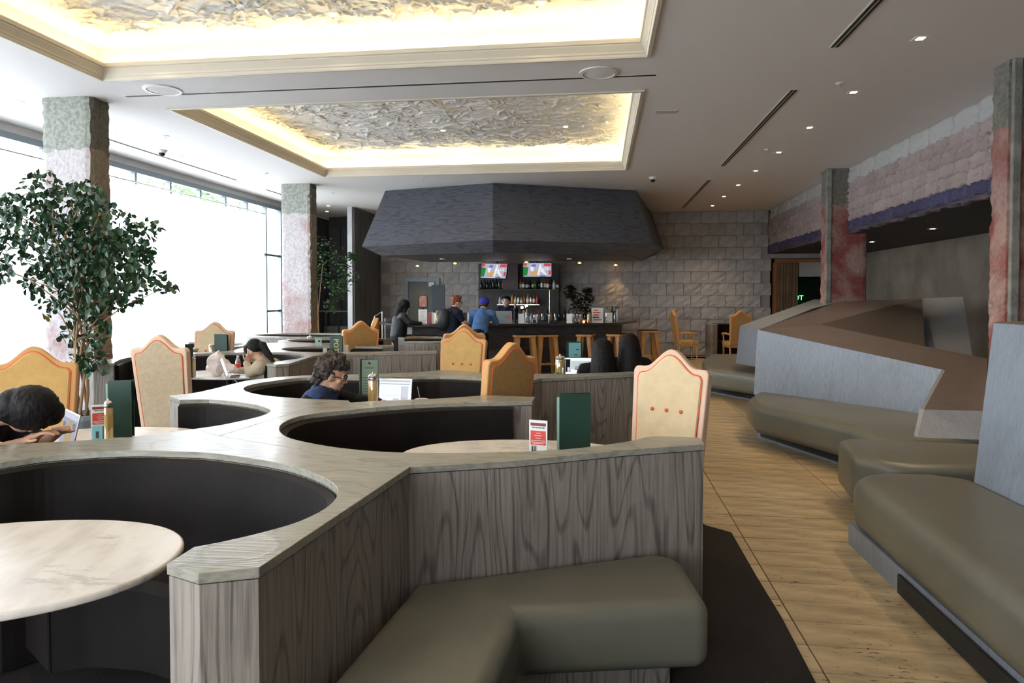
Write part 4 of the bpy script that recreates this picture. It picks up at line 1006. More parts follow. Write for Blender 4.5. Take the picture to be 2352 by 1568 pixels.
ZC = 1.05
B0, B1, B2, B3 = Vector((-3.85, 12.9)), Vector((-1.86, 13.34)), Vector((.36, 14.3)), Vector((.85, 15.9))
BL = Vector((-4.75, 14.3)); 
bar = thing('bar_counter', 'long faceted dark bar counter with thick black top', 'bar', (0, 0, 0))
outl = [BL, B0, B1, B2, B3]
inn_ = [Vector((.15, 15.9)), Vector((-.15, 14.85)), Vector((-1.95, 14.0)), Vector((-3.6, 13.6)), Vector((-4.1, 14.5))]
MB().prism([tuple(v) for v in outl+inn_], ZC-.055, ZC).obj('counter_top', M['blackmetal'] if 0 else mat('bar_top', (.035, .032, .034), .22, spec=.6, var=.2), bar, bevel=.012)
fo = [Vector((-4.5, 14.4)), Vector((-3.7, 13.2)), Vector((-1.92, 13.65)), Vector((.1, 14.55)), Vector((.5, 15.85))]
barw = wood('bar_front_oak', (.085, .078, .082), (.035, .032, .036), stretch=(.6, .6, 4), fine=(4, 4, 60), contour=6)
for i in range(4):
    a, b = fo[i], fo[i+1]; n = Vector(((b-a).y, -(b-a).x)).normalized()
    MB().prism([tuple(a), tuple(b), tuple(b-n*.05), tuple(a-n*.05)], .52, ZC-.055).obj('upper_front', barw, bar)
    a2_, b2_ = a-n*.10, b-n*.10
    MB().prism([tuple(a2_), tuple(b2_), tuple(b2_-n*.05), tuple(a2_-n*.05)], 0, .52).obj('lower_front', M['oakdaylit'] if i < 2 else barw, bar)  # left lower fronts have the window light coloured in
MB().tube([(p[0], p[1], .24) for p in (fo[1]+Vector((.02, -.22)), fo[2]+Vector((.0, -.22)), fo[3]+Vector((.12, -.2)))], .02).obj('foot_rail', M['steel'], bar)
MB().prism([tuple(v) for v in inn_], .0, .9).obj('inner_body', M['black'], bar) if 0 else None

# back bar
bb = thing('back_bar', 'dark back bar cabinet with two lit bottle shelves', 'shelving', (0, 0, 0))
MB().box((-3.35, 18.3, 0), (-1.05, 18.75, .95)).obj('cabinet', M['black'], bb)
MB().box((-3.35, 18.72, .95), (-1.12, 18.78, 2.5)).obj('back_panel', M['darkwall'], bb)
MB().box((-3.3, 18.3, 1.76), (-1.1, 18.7, 1.79)).obj('shelf', M['blackmetal'], bb)
MB().box((-2.75, 18.2, 1.36), (-1.6, 18.6, 1.385)).obj('shelf', M['steel'], bb)
MB().box((-2.62, 18.35, 1.79), (-2.2, 18.72, 2.46)).obj('pillar', M['umber'], bb)
MB().tube([(-1.35, 18.5, .95), (-1.35, 18.5, 1.76)], .015).obj('shelf_post', M['steel'], bb)
MB().box((-1.05, 18.1, 0), (-.1, 18.7, .95)).obj('side_cabinet', M['black'], bb)
bc = {'dark': mat('dark_bottle', (.012, .018, .010), .12), 'green': mat('green_bottle', (.02, .06, .02), .12), 'amber': mat('amber_bottle', (.20, .07, .015), .12),
      'white': mat('white_bottle', (.55, .55, .56), .2), 'clear': M['bottleglass'], 'gold': mat('honey_bottle', (.45, .26, .05), .15), 'red': mat('red_bottle', (.30, .04, .02), .15)}
def bottle_meshes(h, r, nk):
    body = MB().lathe([(r*.9, 0), (r, .01), (r, h*.58), (r*.75, h*.68), (nk, h*.78), (nk, h*.93)], n=12)
    cap = MB().lathe([(nk*1.2, h*.93), (nk*1.2, h), (nk*.6, h*1.01)], n=10)
    lab = MB().lathe([(r*1.02, h*.16), (r*1.03, h*.17), (r*1.03, h*.46), (r*1.02, h*.47)], n=12)
    return body, cap, lab
shapes = [bottle_meshes(.30, .038, .014), bottle_meshes(.26, .043, .015), bottle_meshes(.33, .036, .013), bottle_meshes(.22, .04, .018)]
cache = {}
def bottle(x, y, z, sh, col, lab, label, group):
    k = (sh, col)
    if k not in cache:
        b_, c_2, l_ = shapes[sh]
        cache[k] = (b_.mesh('bottle', bc[col], smooth=True), c_2.mesh('cap', M['blackmetal']), {q: l_.mesh('label', M[q]) for q in ('white', 'red', 'ink', 'teal', 'ceramic')})
    me, cm, lm = cache[k]
    o = bpy.data.objects.new('bottle', me); COL.objects.link(o); o.location = (x, y, z); tag(o, label, 'bottle', group)
    share(cm, 'cap', o)
    if lab: share(lm[lab], 'label_band', o)
    return o
rb = random.Random(11)
ORD = 'first second third fourth fifth sixth seventh eighth ninth tenth eleventh twelfth thirteenth fourteenth fifteenth sixteenth seventeenth eighteenth nineteenth twentieth twenty-first twenty-second twenty-third twenty-fourth twenty-fifth twenty-sixth'.split()
xs = [-3.22+i*.083 for i in range(26)]
colsU = ['dark', 'dark', 'dark', 'dark', 'dark', 'dark', 'green', 'clear', 'clear', 'white', 'clear', 'white', None, 'gold', 'amber', 'clear', 'dark', 'clear', 'green', 'dark', 'clear', 'amber', 'amber', 'dark', 'white', 'clear']
for i, c in enumerate(colsU):
    if c is None: continue
    bottle(xs[i], 18.45+.05*(i % 2), 1.79, rb.choice([0, 1, 2]), c, ('red' if i in (7, 8) else 'white' if c in ('clear', 'gold', 'amber') else None), f'{c} glass bottle on the upper back bar shelf, {ORD[i]} from the left', 'bottles on the upper shelf')
colsL = ['white', 'clear', 'white', 'clear', 'gold', 'white', 'clear', 'gold', 'amber', 'gold', 'clear', 'amber', 'red']
for i, c in enumerate(colsL):
    bottle(-2.70+i*.085, 18.4, 1.385, rb.choice([0, 1, 3]), c, 'white' if i % 2 else None, f'{c} bottle on the lower steel shelf, {ORD[i]} from the left', 'bottles on the lower shelf')
for i in range(15):
    bottle(-1.75+i*.115+rb.uniform(-.02, .02), 18.35+rb.uniform(-.1, .05), .95, rb.choice([0, 1, 2]), rb.choice(['dark', 'dark', 'clear', 'clear', 'amber', 'red']), None, f'small bottle crowded on the dark back counter, {ORD[i]} from the left', 'bottles on the back counter')
for i, (px, py) in enumerate(((1199, 706), (1209, 703))):
    p = atY(px, py, 17.4); t = thing('candle_bulb', ('left', 'right')[i]+' one of two glowing bulbs in front of the lower bottle shelf', 'lamp', (p.x, p.y, p.z-.05), 0, 'glowing bulbs behind the bar')
    MB().lathe([(.03, -.02), (.035, 0), (.03, .02)], n=12).obj('base', M['blackmetal'], t); MB().sphere((0, 0, .05), .035, 14, 10).obj('bulb', emis('bulb_glow', (1, .62, .22), 14), t, smooth=True)
    MB().box((-.02, -.02, -(p.z-.95-.03)), (.02, .02, -.02)).obj('stem', M['blackmetal'], t)
# televisions
def tv(cx_, cz, y, w_, h_, rz, roll, label):
    t = thing('television', label, 'television', (cx_, y, cz), rz, 'televisions over the bar'); t.rotation_euler = (R(-12), roll, rz)
    MB().box((-w_/2-.015, 0, -h_/2-.015), (w_/2+.015, .05, h_/2+.015)).obj('casing', M['black'], t, bevel=.006)
    s_ = [M['scr_'+k] if ('scr_'+k) in M else M.setdefault('scr_'+k, emis('screen_'+k, c, .62)) for k, c in (('base', (.45, .42, .5)), ('green', (.02, .22, .04)), ('tan', (.60, .36, .14)), ('white', (.75, .78, .85)), ('blue', (.10, .18, .62)), ('red', (.5, .08, .10)), ('navy', (.12, .15, .38)))]
    sc = MB().box((-w_/2, -.004, -h_/2), (w_/2, 0, h_/2)).obj('screen', s_[0], t)
    W, Hh = w_/2, h_/2; rr = random.Random(5)
    def poly(pts, mi, nm, k=1): MB().prism([(x*W, z*Hh) for x, z in pts], .0045+.0006*k, .005+.0006*k, T=Matrix.Rotation(R(90), 4, 'X')).obj(nm, s_[mi], sc)
    poly([(-1, -.9), (-.72, -.9), (-.62, .35), (-1, .5)], 1, 'picture_green'); poly([(-.5, -.75), (.1, -.75), (.15, -.15), (-.45, -.1)], 2, 'picture_infield')
    poly([(-.02, -.8), (.15, -.8), (.32, .75), (.18, .85)], 3, 'picture_figure', 2); poly([(.2, -.2), (.6, -.8), (.7, -.8), (.4, .2)], 3, 'picture_figure', 2)
    poly([(-.45, -.2), (-.3, -.25), (-.2, .55), (-.5, .4)], 3, 'picture_figure', 2); poly([(-.4, .4), (-.1, .45), (-.1, .8), (-.35, .8)], 4, 'picture_figure', 3)
    poly([(-1, .6), (-.75, .55), (-.7, .95), (-1, .95)], 5, 'picture_crowd', 2); poly([(.45, .55), (.98, .5), (.98, .95), (.5, .95)], 5, 'picture_crowd', 2)
    poly([(.8, -.7), (.98, -.7), (.98, -.1), (.82, -.1)], 5, 'picture_crowd', 2); poly([(-1, -1), (1, -1), (1, -.82), (-1, -.82)], 6, 'picture_banner', 3)
    poly([(-.9, -.95), (.2, -.95), (.2, -.87), (-.9, -.87)], 3, 'picture_banner_text', 4); poly([(.6, -.95), (.95, -.95), (.95, -.87), (.6, -.87)], 3, 'picture_banner_text', 4)
    text('NLCS', h_*.26, 'lettering', emis('screen_letters', (.75, .9, 1), .8), sc, (W*.48, -.009, Hh*.15))
    MB().tube([(0, .05, 0), (0, .1, .1), (0, .2, h_/2+.1)], .02).obj('mount', M['blackmetal'], t)
p = atY(1134, 622, 16.9); tv(p.x, p.z, 16.9, .68, .37, R(-12), R(2), 'left television over the bar showing a ball game')
p = atY(1234, 619.5, 16.9); tv(p.x, p.z, 16.9, .70, .35, R(6), R(0), 'right television over the bar showing a ball game')

# stools
def stool(label):
    t = thing('bar_stool', label, 'stool', (0, 0, 0), 0, 'honey wood bar stools')
    MB().prism([(-.20, -.16), (.20, -.16), (.24, 0), (.20, .16), (-.20, .16), (-.24, 0)], .80, .845).obj('seat', M['ashwood'], t, bevel=.010)
    MB().prism([(-.19, -.15), (.19, -.15), (.22, 0), (.19, .15), (-.19, .15), (-.22, 0)], .8455, .858).obj('pad', M['leatherdk'], t, bevel=.005)
    for sx in (-1, 1):
        for sy in (-1, 1):
            MB().add([(sx*.10, sy*.05, .80), (sx*.19, sy*.05, .80), (sx*.19, sy*.13, .80), (sx*.10, sy*.13, .80), (sx*.19, sy*.15, 0), (sx*.25, sy*.15, 0), (sx*.25, sy*.21, 0), (sx*.19, sy*.21, 0)],
                     [(0, 1, 2, 3), (7, 6, 5, 4), (0, 4, 5, 1), (1, 5, 6, 2), (2, 6, 7, 3), (3, 7, 4, 0)]).obj('leg', M['ashwood'], t, bevel=.006)
    MB().box((-.20, -.16, .26), (.20, -.13, .29)).obj('stretcher', M['ashwood'], t)
    return t
s0 = stool('wooden bar stool at the left end of the bar, by the person in black leather'); s0.location = (-3.72, 12.72, 0); s0.rotation_euler = (0, 0, R(60))
for x, y, r_, l in ((-3.28, 12.68, 0, 'wooden bar stool just left of the buttoned gold chair'), (-1.45, 13.22, 15, 'wooden bar stool right of the customer in blue denim'), (-1.05, 13.42, 25, 'wooden bar stool overlapping the one right of the customer in blue denim'),
                    (-.28, 13.70, 80, 'wooden bar stool with a pale broad leg behind the green menu at the womens booth'), (.36, 13.85, 60, 'wooden bar stool near the right end of the bar'), (1.05, 15.3, 20, 'wooden bar stool round the right corner of the bar, partly hidden'), (-2.5, 12.95, 10, 'wooden bar stool the redheaded customer stands at')):
    dup(s0, (x, y, 0), R(r_), l)

# things on the bar
def on_bar(px, d): p = pd(px, 740, d); return (p.x, p.y, ZC)
def card(px, d, w_, h_, rz, m_, label, z=ZC, name='table_card'):
    p = pd(px, 740, d); t = thing(name, label, 'card', (p.x, p.y, z), rz)
    MB().box((-w_/2, -.03, 0), (w_/2, .03, .006)).obj('base', M['ceramic'], t); MB().box((-w_/2, -.003, .006), (w_/2, .003, h_)).obj('card', m_, t)
    return t
c = card(971, 13.4, .17, .29, R(5), M['white'], 'white printed board on the left of the bar')
for k in range(9): MB().box((-.07+rb.uniform(0, .05), -.0045, .04+k*.026), (.02+rb.uniform(0, .05), -.003, .045+k*.026+rb.uniform(0, .006))).obj('print', M['block'], c)
t = thing('bar_sign', 'rounded black framed beer sign standing behind the left of the bar', 'sign', tuple(pd(972, 692, 13.9)))
rr_ = lambda w_, h_, r_: [(sx*(w_-r_)+r_*math.cos(a), sz*(h_-r_)+r_*math.sin(a)) for sx, sz, a0_ in ((1, 1, 0), (-1, 1, 90), (-1, -1, 180), (1, -1, 270)) for a in (R(a0_), R(a0_+30), R(a0_+60), R(a0_+90))]
TX = Matrix.Rotation(R(90), 4, 'X')
MB().prism(rr_(.093, .13, .045), -.015, .01, T=TX).obj('frame', M['black'], t); MB().prism(rr_(.076, .113, .035), .01, .014, T=TX).obj('face', mat('sign_face', (.35, .24, .18), .5, col2=(.4, .08, .06), vscale=14), t)
MB().box((-.015, -.01, -.5), (.015, .01, -.12)).obj('stand', M['blackmetal'], t)
t = thing('chalkboard', 'tall dark board leaning before the grey door', 'board', tuple(atY(1007, 683, 17.5)), R(-3)); MB().box((-.18, -.02, -.33), (.17, .02, .33)).obj('board', mat('slate_board', (.035, .045, .055), .6), t); MB().box((-.16, .02, -1.65), (-.10, .05, .1)).box((.10, .02, -1.65), (.16, .05, .1)).obj('leg', M['blackmetal'], t)
def jar(px, d, z, h, r, label, base=None, group='glass jars of sugar sticks'):
    p = pd(px, 740, d); t = thing('sugar_jar', label, 'jar', (p.x, p.y, z), 0, group)
    MB().lathe([(r*.97, .006), (r*.97, h*.74), (r*.9, h*.78)], n=20).obj('filling', M['straw'], t)
    MB().lathe([(r, 0), (r*1.02, .004), (r, h*.78), (r*.92, h*.82)], n=20).obj('glass', M['jarglass'], t, smooth=True)
    l = MB().lathe([(r*.98, h*.80), (r*1.0, h*.84), (r*.96, h*.86), (r*.98, h*.88), (r*.88, h*.91), (r*.6, h*.95), (r*.2, h*.965)], n=24).obj('lid', M['steel'], t, smooth=False)
    MB().sphere((0, 0, h*.98), r*.22, 10, 8).obj('knob', M['steel'], l, smooth=True)
    return t
jar(1003, 13.4, ZC, .25, .045, 'glass jar with a pale filling on the left of the bar')
for i, (px, d, hh) in enumerate(((1014, 13.3, .15), (1024, 13.35, .17))):
    t = tag(MB().box((-.05, -.05, 0), (.05, .05, hh)).obj('napkin_stack', M['white'], loc=on_bar(px, d), bevel=.004), ('white napkin stack beside the jar on the bar', 'taller white napkin stack left of the redheaded customer')[i], 'napkins')
t = thing('laptop', 'silver laptop with teal and orange stickers before the bartender', 'laptop', on_bar(1158, 13.75), R(-8)); 
MB().box((-.17, 0, 0), (.17, .24, .014)).obj('keyboard_base', M['silver'], t, bevel=.003)
l = MB().box((-.17, -.012, 0), (.17, 0, .24)).obj('lid', M['silver'], t, loc=(0, 0, .014), rot=(R(8), 0, 0)); MB().box((-.05, -.015, .05), (.03, -.012, .17)).obj('sticker', M['teal'], l); MB().lathe([(.035, 0), (.035, .003)], n=16, T=Matrix.Translation((.09, -.013, .13)) @ TX).obj('sticker', mat('orange_sticker', (.7, .16, .06), .5), l)
t = thing('drink_glass', 'glass of red drink beside the stickered laptop', 'glass', on_bar(1139, 13.55)); MB().lathe([(.03, 0), (.036, .13)], n=16).obj('glass', M['jarglass'], t); MB().lathe([(.028, .004), (.033, .09)], n=16).obj('drink', M['red'], t)
for i, px in enumerate((1203, 1210, 1220)): bottle(*[pd(px, 740, 14.2)[k] for k in (0, 1)], ZC, (0, 2, 3)[i], 'clear', None, f'clear water bottle standing on the bar right of the tap, {("left", "middle", "right")[i]} one', 'water bottles on the bar')
shk = MB().lathe([(.032, 0), (.036, .01), (.044, .17), (.044, .175)], n=18).mesh('shaker', M['steel'], smooth=True)
for i, px in enumerate((1235, 1263, 1318, 1326, 1334)):
    o = bpy.data.objects.new('cocktail_shaker', shk); COL.objects.link(o); p = pd(px, 740, 13.9+.08*(i % 2)); o.location = (p.x, p.y, ZC); tag(o, 'steel cocktail tin on the bar, '+('first', 'second', 'third', 'fourth', 'fifth')[i]+' from the left', 'shaker', 'steel cocktail tins')
for i, px in enumerate((1197, 1308, 1400)): card(px, 14.0 if i < 2 else 14.9, .12, .19, 0, M['cream'] if 0 else M['ceramic'], ('small cream card holder left of the water bottles', 'small cream card holder left of the three steel tins', 'small cream card holder at the right end of the bar')[i])
t = card(1372, 14.1, .24, .31, R(8), M['white'], 'white poster board with bold red print near the right end of the bar')
for k in range(5): MB().box((-.10+rb.uniform(0, .04), -.0045, .05+k*.05), (.0+rb.uniform(0, .1), -.003, .075+k*.05)).obj('print', M['red'] if k != 1 else M['ink'], t)
t = thing('beer_tap', 'dark tall beer tap beside the stickered laptop', 'tap', on_bar(1183, 14.0)); MB().lathe([(.05, 0), (.05, .01), (.02, .03), (.02, .26), (.035, .28), (.035, .30)], n=14).obj('column', M['blackmetal'], t); MB().lathe([(.012, .30), (.02, .36), (.014, .44)], n=12).obj('handle', M['pine'], t)
jar(1353, 14.0, ZC, .22, .04, 'glass jar near the poster board on the bar')
t = thing('tea_light', 'small glowing tea light among the steel tins', 'candle', on_bar(1341, 14.0)); MB().lathe([(.03, 0), (.035, .05)], n=14).obj('holder', M['jarglass'], t); MB().sphere((0, 0, .03), .018, 10, 8).obj('flame', emis('flame', (1, .6, .25), 12), t)
tag(MB().sphere((0, 0, .04), (.17, .10, .045), 18, 8).obj('red_fruit_bowl', mat('red_fruit', (.65, .08, .02), .4, emit=(.7, .08, .01), estr=.0), loc=(pd(1333, 722, 14.15).x, pd(1333, 722, 14.15).y, ZC+.005)), 'heap of orange red fruit below the potted plant', 'bowl')
for i in range(5): bottle(*[pd(1394+i*6, 740, 15.1)[k] for k in (0, 1)], ZC, i % 4, ('clear', 'gold', 'dark', 'clear', 'white')[i], None, f'bottle at the far right end of the bar, {ORD[i]} from the left', 'bottles at the bar end')
for i, (px, d) in enumerate(((985, 13.7), (993, 13.8), (1080, 13.6), (1066, 13.8))):
    t = thing('menu_stand', ('dark printed card behind the white board on the bar', 'pale flowered card by the jar on the bar', 'white card left of the denim shirt', 'dark register screen before the redheaded customer')[i], 'card', on_bar(px, d), R(-6)); MB().box((-.055, -.01, 0), (.055, .01, .22)).obj('card', (M['darkred'], M['ceramic'], M['white'], M['black'])[i], t)

# bar fern
def leafy(name, label, cat, loc, blobs, n, m_, size, sd, pot=None):
    t = thing(name, label, cat, loc); r_ = random.Random(sd); mb = MB()
    for _ in range(n):
        bx, by, bz, br = r_.choice(blobs); d = Vector((r_.gauss(0, 1), r_.gauss(0, 1), r_.gauss(0, 1))).normalized()*br*r_.uniform(.3, 1)
        T = Matrix.Translation((bx+d.x, by+d.y, bz+d.z)) @ Matrix.Rotation(r_.uniform(0, 6.3), 4, 'Z') @ Matrix.Rotation(r_.uniform(-1.2, 1.2), 4, 'X') @ Matrix.Scale(size*r_.uniform(.7, 1.3), 4)
        mb.add([T @ Vector(v) for v in [(0, 0, 0), (.4, .35, .05), (1, 0, -.1), (.4, -.35, .05)]], [(0, 1, 2), (0, 2, 3)])
    mb.obj('foliage', m_, t)['kind'] = 'stuff'
    return t
t = leafy('potted_plant', 'dark bushy plant against the block wall right of the bottles', 'plant', (atY(1332, 735, 18.4).x, 18.4, 1.05), [(-.22, 0, .58, .18), (.05, 0, .50, .2), (.25, 0, .45, .18), (-.05, 0, .28, .2), (.15, 0, .2, .16), (-.25, 0, .75, .12), (.2, 0, .68, .12)], 520, mat('dark_plant', (.015, .022, .008), .5, rnd=.3), .10, 3)
MB().lathe([(.10, -.10), (.14, .02), (.13, .10)], n=16).obj('pot', M['blackmetal'], t)
for k in range(5): MB().tube([(0, 0, 0), (-.15+.08*k, 0, .25), (-.25+.12*k, 0, .5)], [.012, .008, .004]).obj('stem', M['bark'], t)
# neon in the dark opening
p = atY(1838, 684, YB+2.5); t = thing('neon_sign', 'green neon letters glowing in the dark opening', 'sign', tuple(p)); text('POT', .20, 'letters', M['neon'], t, (-.10, 0, 0)); MB().box((-.33, .02, -.02), (.14, .03, .0)).obj('bracket', M['blackmetal'], t)
p = atY(1852, 632, YB+2.5); tag(MB().box((-.15, 0, -.008), (.15, .02, .008)).obj('light_tube', emis('tube_glow', (.05, .7, .3), 1.2), loc=tuple(p)), 'thin green light tube high in the dark opening', 'light tube')
# serving trolley left of the bar
t = thing('trolley', 'thin black hoop rail standing left of the bar', 'rail', (-4.95, 15.0, 0))
MB().tube([(-.2, 0, .75), (-.2, 0, .95), (-.12, 0, 1.15), (.05, 0, 1.25), (.05, 0, 0)], .014).obj('hoop', M['steel'], t)
MB().tube([(.12, 0, 1.1), (.12, 0, 0)], .012).obj('post', M['steel'], t)

# ================================================================== FICUS
FD = 6.85
def fw_(px, py, dd=0): return pd(px, py, FD+dd)
fc = thing('ficus_tree', 'tall dark green ficus with braided stems in front of the pale column', 'plant', (fw_(180, 700).x, fw_(180, 700).y, 0))
org = fc.location.copy()
rf = random.Random(21)
MB().lathe([(.20, 0), (.26, .38), (.25, .42), (.22, .42), (.22, .38)], n=24).obj('planter', M['frame'], fc)
MB().lathe([(.215, .37), (.10, .385), (.02, .39)], n=20).obj('soil', M['carpet'], fc)
stems = []
for k in range(6):
    a = k*1.05; pts = []
    for j in range(9):
        z = .36+j*.26; p = fw_(180-8*j*.1, 700); r_ = .055+.02*math.sin(j*.9+k)+(.02*j if j > 6 else 0)
        pts.append(Vector((math.cos(a+j*.55)*r_, math.sin(a+j*.55)*r_, z)))
    MB().tube(pts, [.015-.0010*j for j in range(9)], 8).obj('stem', M['bark'], fc, smooth=True); stems.append(pts)
blobs = [(95, 430, 45, 70), (160, 470, 60, 110), (60, 500, 60, 110), (200, 450, 40, 60), (120, 560, 75, 190), (190, 560, 80, 190), (250, 520, 60, 110), (240, 600, 80, 170), (300, 560, 50, 80), (320, 600, 45, 60), (290, 660, 45, 60), (200, 640, 70, 130), (130, 640, 60, 90),
         (20, 470, 35, 45), (15, 570, 40, 45), (8, 620, 22, 16), (340, 520, 28, 22), (370, 645, 26, 16), (395, 655, 12, 7), (335, 650, 25, 14), (170, 700, 40, 36), (215, 700, 38, 40), (225, 760, 30, 28), (205, 800, 34, 34), (165, 760, 28, 20), (110, 700, 22, 14), (220, 830, 25, 18), (175, 830, 24, 14), (80, 640, 30, 25), (270, 690, 20, 12), (-40, 520, 60, 60), (-30, 600, 50, 40)]
leafv = [(0, 0, 0), (.55, .42, .10), (1.0, .30, 0), (1.12, 0, -.06), (1.0, -.30, 0), (.55, -.42, .10)]
leaff = [(0, 1, 2, 3), (0, 3, 4, 5)]
lme_ = []
for q in range(3):
    lv = [(x*.062*(1+.1*q), y*.062, z*.062*(1+q*.6)) for x, y, z in leafv]; lme_.append(MB().add(lv, leaff).mesh('leaf', M['leaf'], smooth=True))
LL = []
for px, py, rp, n in blobs:
    for _ in range(int(n*1.5)):
        a = rf.uniform(0, 6.28); q = math.sqrt(rf.random())*rp
        x, y = px+math.cos(a)*q*1.05, py+math.sin(a)*q; dd = rf.gauss(0, .28)*min(1, rp/50)+.0
        p = pd(x, y, FD+max(-.7, min(dd, .24)))-org
        LL.append((dd, p))
LL.sort(key=lambda t_: t_[0])
def leafT(p):
    return Matrix.Translation(p) @ Matrix.Rotation(rf.uniform(0, 6.28), 4, 'Z') @ Matrix.Rotation(rf.uniform(.1, 1.5), 4, 'Y') @ Matrix.Rotation(rf.uniform(-.8, .8), 4, 'X') @ Matrix.Scale(rf.uniform(.75, 1.15), 4)
for dd, p in LL[:295]:
    o = share(random.choice(lme_), 'leaf', fc); o.matrix_local = leafT(p)
mb = MB()
for dd, p in LL[295:]:
    T = leafT(p); s_ = .066; mb.add([T @ Vector((x*s_, y*s_, z*s_*1.4)) for x, y, z in leafv], leaff)
mb.obj('foliage', M['leaf'], fc)['kind'] = 'stuff'
mb = MB(); rg = random.Random(9)
for px, py, rp, n in blobs:
    b_ = pd(px, py, FD)-org; st_ = Vector(rg.choice(stems)[min(8, max(2, int((b_.z-.7)/.26)))])
    mid_ = (b_+st_)/2+Vector((0, 0, .08)); mb.tube([st_, mid_, b_], [.009, .006, .003], 5)
    for _ in range(4):
        e = b_+Vector((rg.gauss(0, 1), rg.gauss(0, .6), rg.gauss(0, 1)))*rp/1568*FD*.6; mb.tube([b_, e], [.003, .0015], 4)
mb.obj('branches', M['bark'], fc)
MB().add([(x*.08, y*.08, z*.08) for x, y, z in leafv], leaff).obj('yellow_leaf', M['leafdry'], fc, loc=tuple(pd(98, 722, FD-.3)-org), rot=(.3, .9, .4))
# second ficus by the far column
t = leafy('ficus_tree', 'smaller ficus behind the far pale column', 'plant', (-6.15, 14.25, 0), [(dx, dy, z, r_) for dx, dy, z, r_ in ((.55, .1, 2.35, .32), (.7, .0, 2.0, .3), (.45, .1, 1.75, .25), (-.55, 0, 2.5, .2), (-.5, -.1, 2.15, .2), (-.48, 0, 1.8, .2), (0, .2, 2.6, .4), (0, .2, 2.1, .4), (.85, 0, 2.45, .12), (.3, .1, 1.4, .2), (-.45, 0, 1.5, .15))], 1900, M['leaf2'], .065, 8)
for k in range(4): MB().tube([(.06*math.cos(k*1.6), .06*math.sin(k*1.6), .3), (.06*math.cos(k*1.6+1), .06*math.sin(k*1.6+1), 1.2), (.15*math.cos(k*1.6+2), .15*math.sin(k*1.6+2), 2.3)], [.018, .014, .008], 6).obj('stem', M['bark'], t)
MB().lathe([(.20, 0), (.25, .35), (.23, .35)], n=20).obj('planter', M['frame'], t)

# ================================================================== TABLE THINGS
ZT = .741
def tabl(px, py): p = at(px, py, ZT); return (p.x, p.y, ZT)
def menu(loc, rz, h, w_, label, page='mint', open_=.5, face=None):
    t = thing('menu', label, 'menu', loc, rz, 'upright menu folders on the tables')
    a = R(12)+open_*.3
    for s_ in (1, -1):
        Mx = Matrix.Rotation(s_*a, 4, 'Z') 
        MB().box((0, -.002, 0), (w_, .002, h), T=Mx).obj('cover', M['green'], t)
        MB().box((.004, s_*-.005-.0005, .006), (w_-.006, s_*-.005+.0005, h-.012), T=Mx).obj('page', M[page], t)
    MB().tube([(0, 0, 0), (0, 0, h)], .004, 6).obj('spine', M['green'], t)
    return t
def flatmenu(loc, rz, h, w_, label, page='mint'):
    """closed folder, cover towards -y, printed sheet on the other side"""
    t = thing('menu', label, 'menu', loc, rz, 'upright menu folders on the tables')
    MB().box((-w_/2, 0, 0), (w_/2, .004, h)).obj('cover', M['green'], t)
    MB().box((-w_/2, 0, 0), (w_/2, .004, h), T=Matrix.Translation((0, .03, 0)) @ Matrix.Rotation(R(9), 4, 'Z')).obj('cover', M['green'], t)
    MB().box((-w_/2-.012, .008, .004), (w_/2-.02, .011, h-.018), T=Matrix.Rotation(R(4), 4, 'Z')).obj('page', M[page], t)
    return t
def stand_card(loc, rz, label, h=.16, w_=.085, full=True):
    t = thing('table_card', label, 'card', loc, rz, 'printed cards on the tables')
    MB().box((-w_/2-.004, -.02, 0), (w_/2+.004, .02, .005)).obj('foot', M['glass'] if 0 else M['ceramic'], t)
    c = MB().box((-w_/2, -.0015, .004), (w_/2, .0015, h)).obj('card', M['white'], t)
    MB().box((-w_*.42, -.0022, h*.86), (w_*.42, -.0015, h*.935)).obj('header', M['darkred'], c)
    text('MAKE YOUR NEXT ONE', .0085, 'lettering', M['ink'], c, (0, -.0024, h*.82), scale=(.75, 1.3, 1))
    MB().box((-w_*.42, -.0022, h*.40), (w_*.42, -.0015, h*.745)).obj('red_panel', M['red'], c)
    for k, (q, ww) in enumerate(((.68, .12), (.62, .2), (.56, .14), (.50, .36), (.46, .4), (.43, .3))): MB().box((-w_*ww, -.0028, h*q), (w_*ww, -.0022, h*(q+.012))).obj('print_line', M['ceramic'], c)
    if full:
        MB().box((-w_*.40, -.0022, h*.10), (-w_*.08, -.0015, h*.38)).obj('crest', M['block'], c)
        MB().box((-w_*.34, -.0026, h*.14), (-w_*.28, -.002, h*.36)).box((-w_*.20, -.0026, h*.14), (-w_*.14, -.002, h*.36)).box((-w_*.34, -.0026, h*.24), (-w_*.14, -.002, h*.26)).obj('crest_figure', M['ink'], c)
        text('POT', .030, 'lettering', M['ink'], c, (w_*.20, -.0024, h*.17), scale=(.8, 1, 1))
    return t
yawr = YAW
# table B
flatmenu((-.128, 3.60, ZT), R(8), .345, .165, 'dark green menu folder with mint page on the marble table behind the near partition')
stand_card((-.315, 3.52, ZT), R(-22)+YAW, 'white table card with a red panel next to the largest green menu', .215, .10)
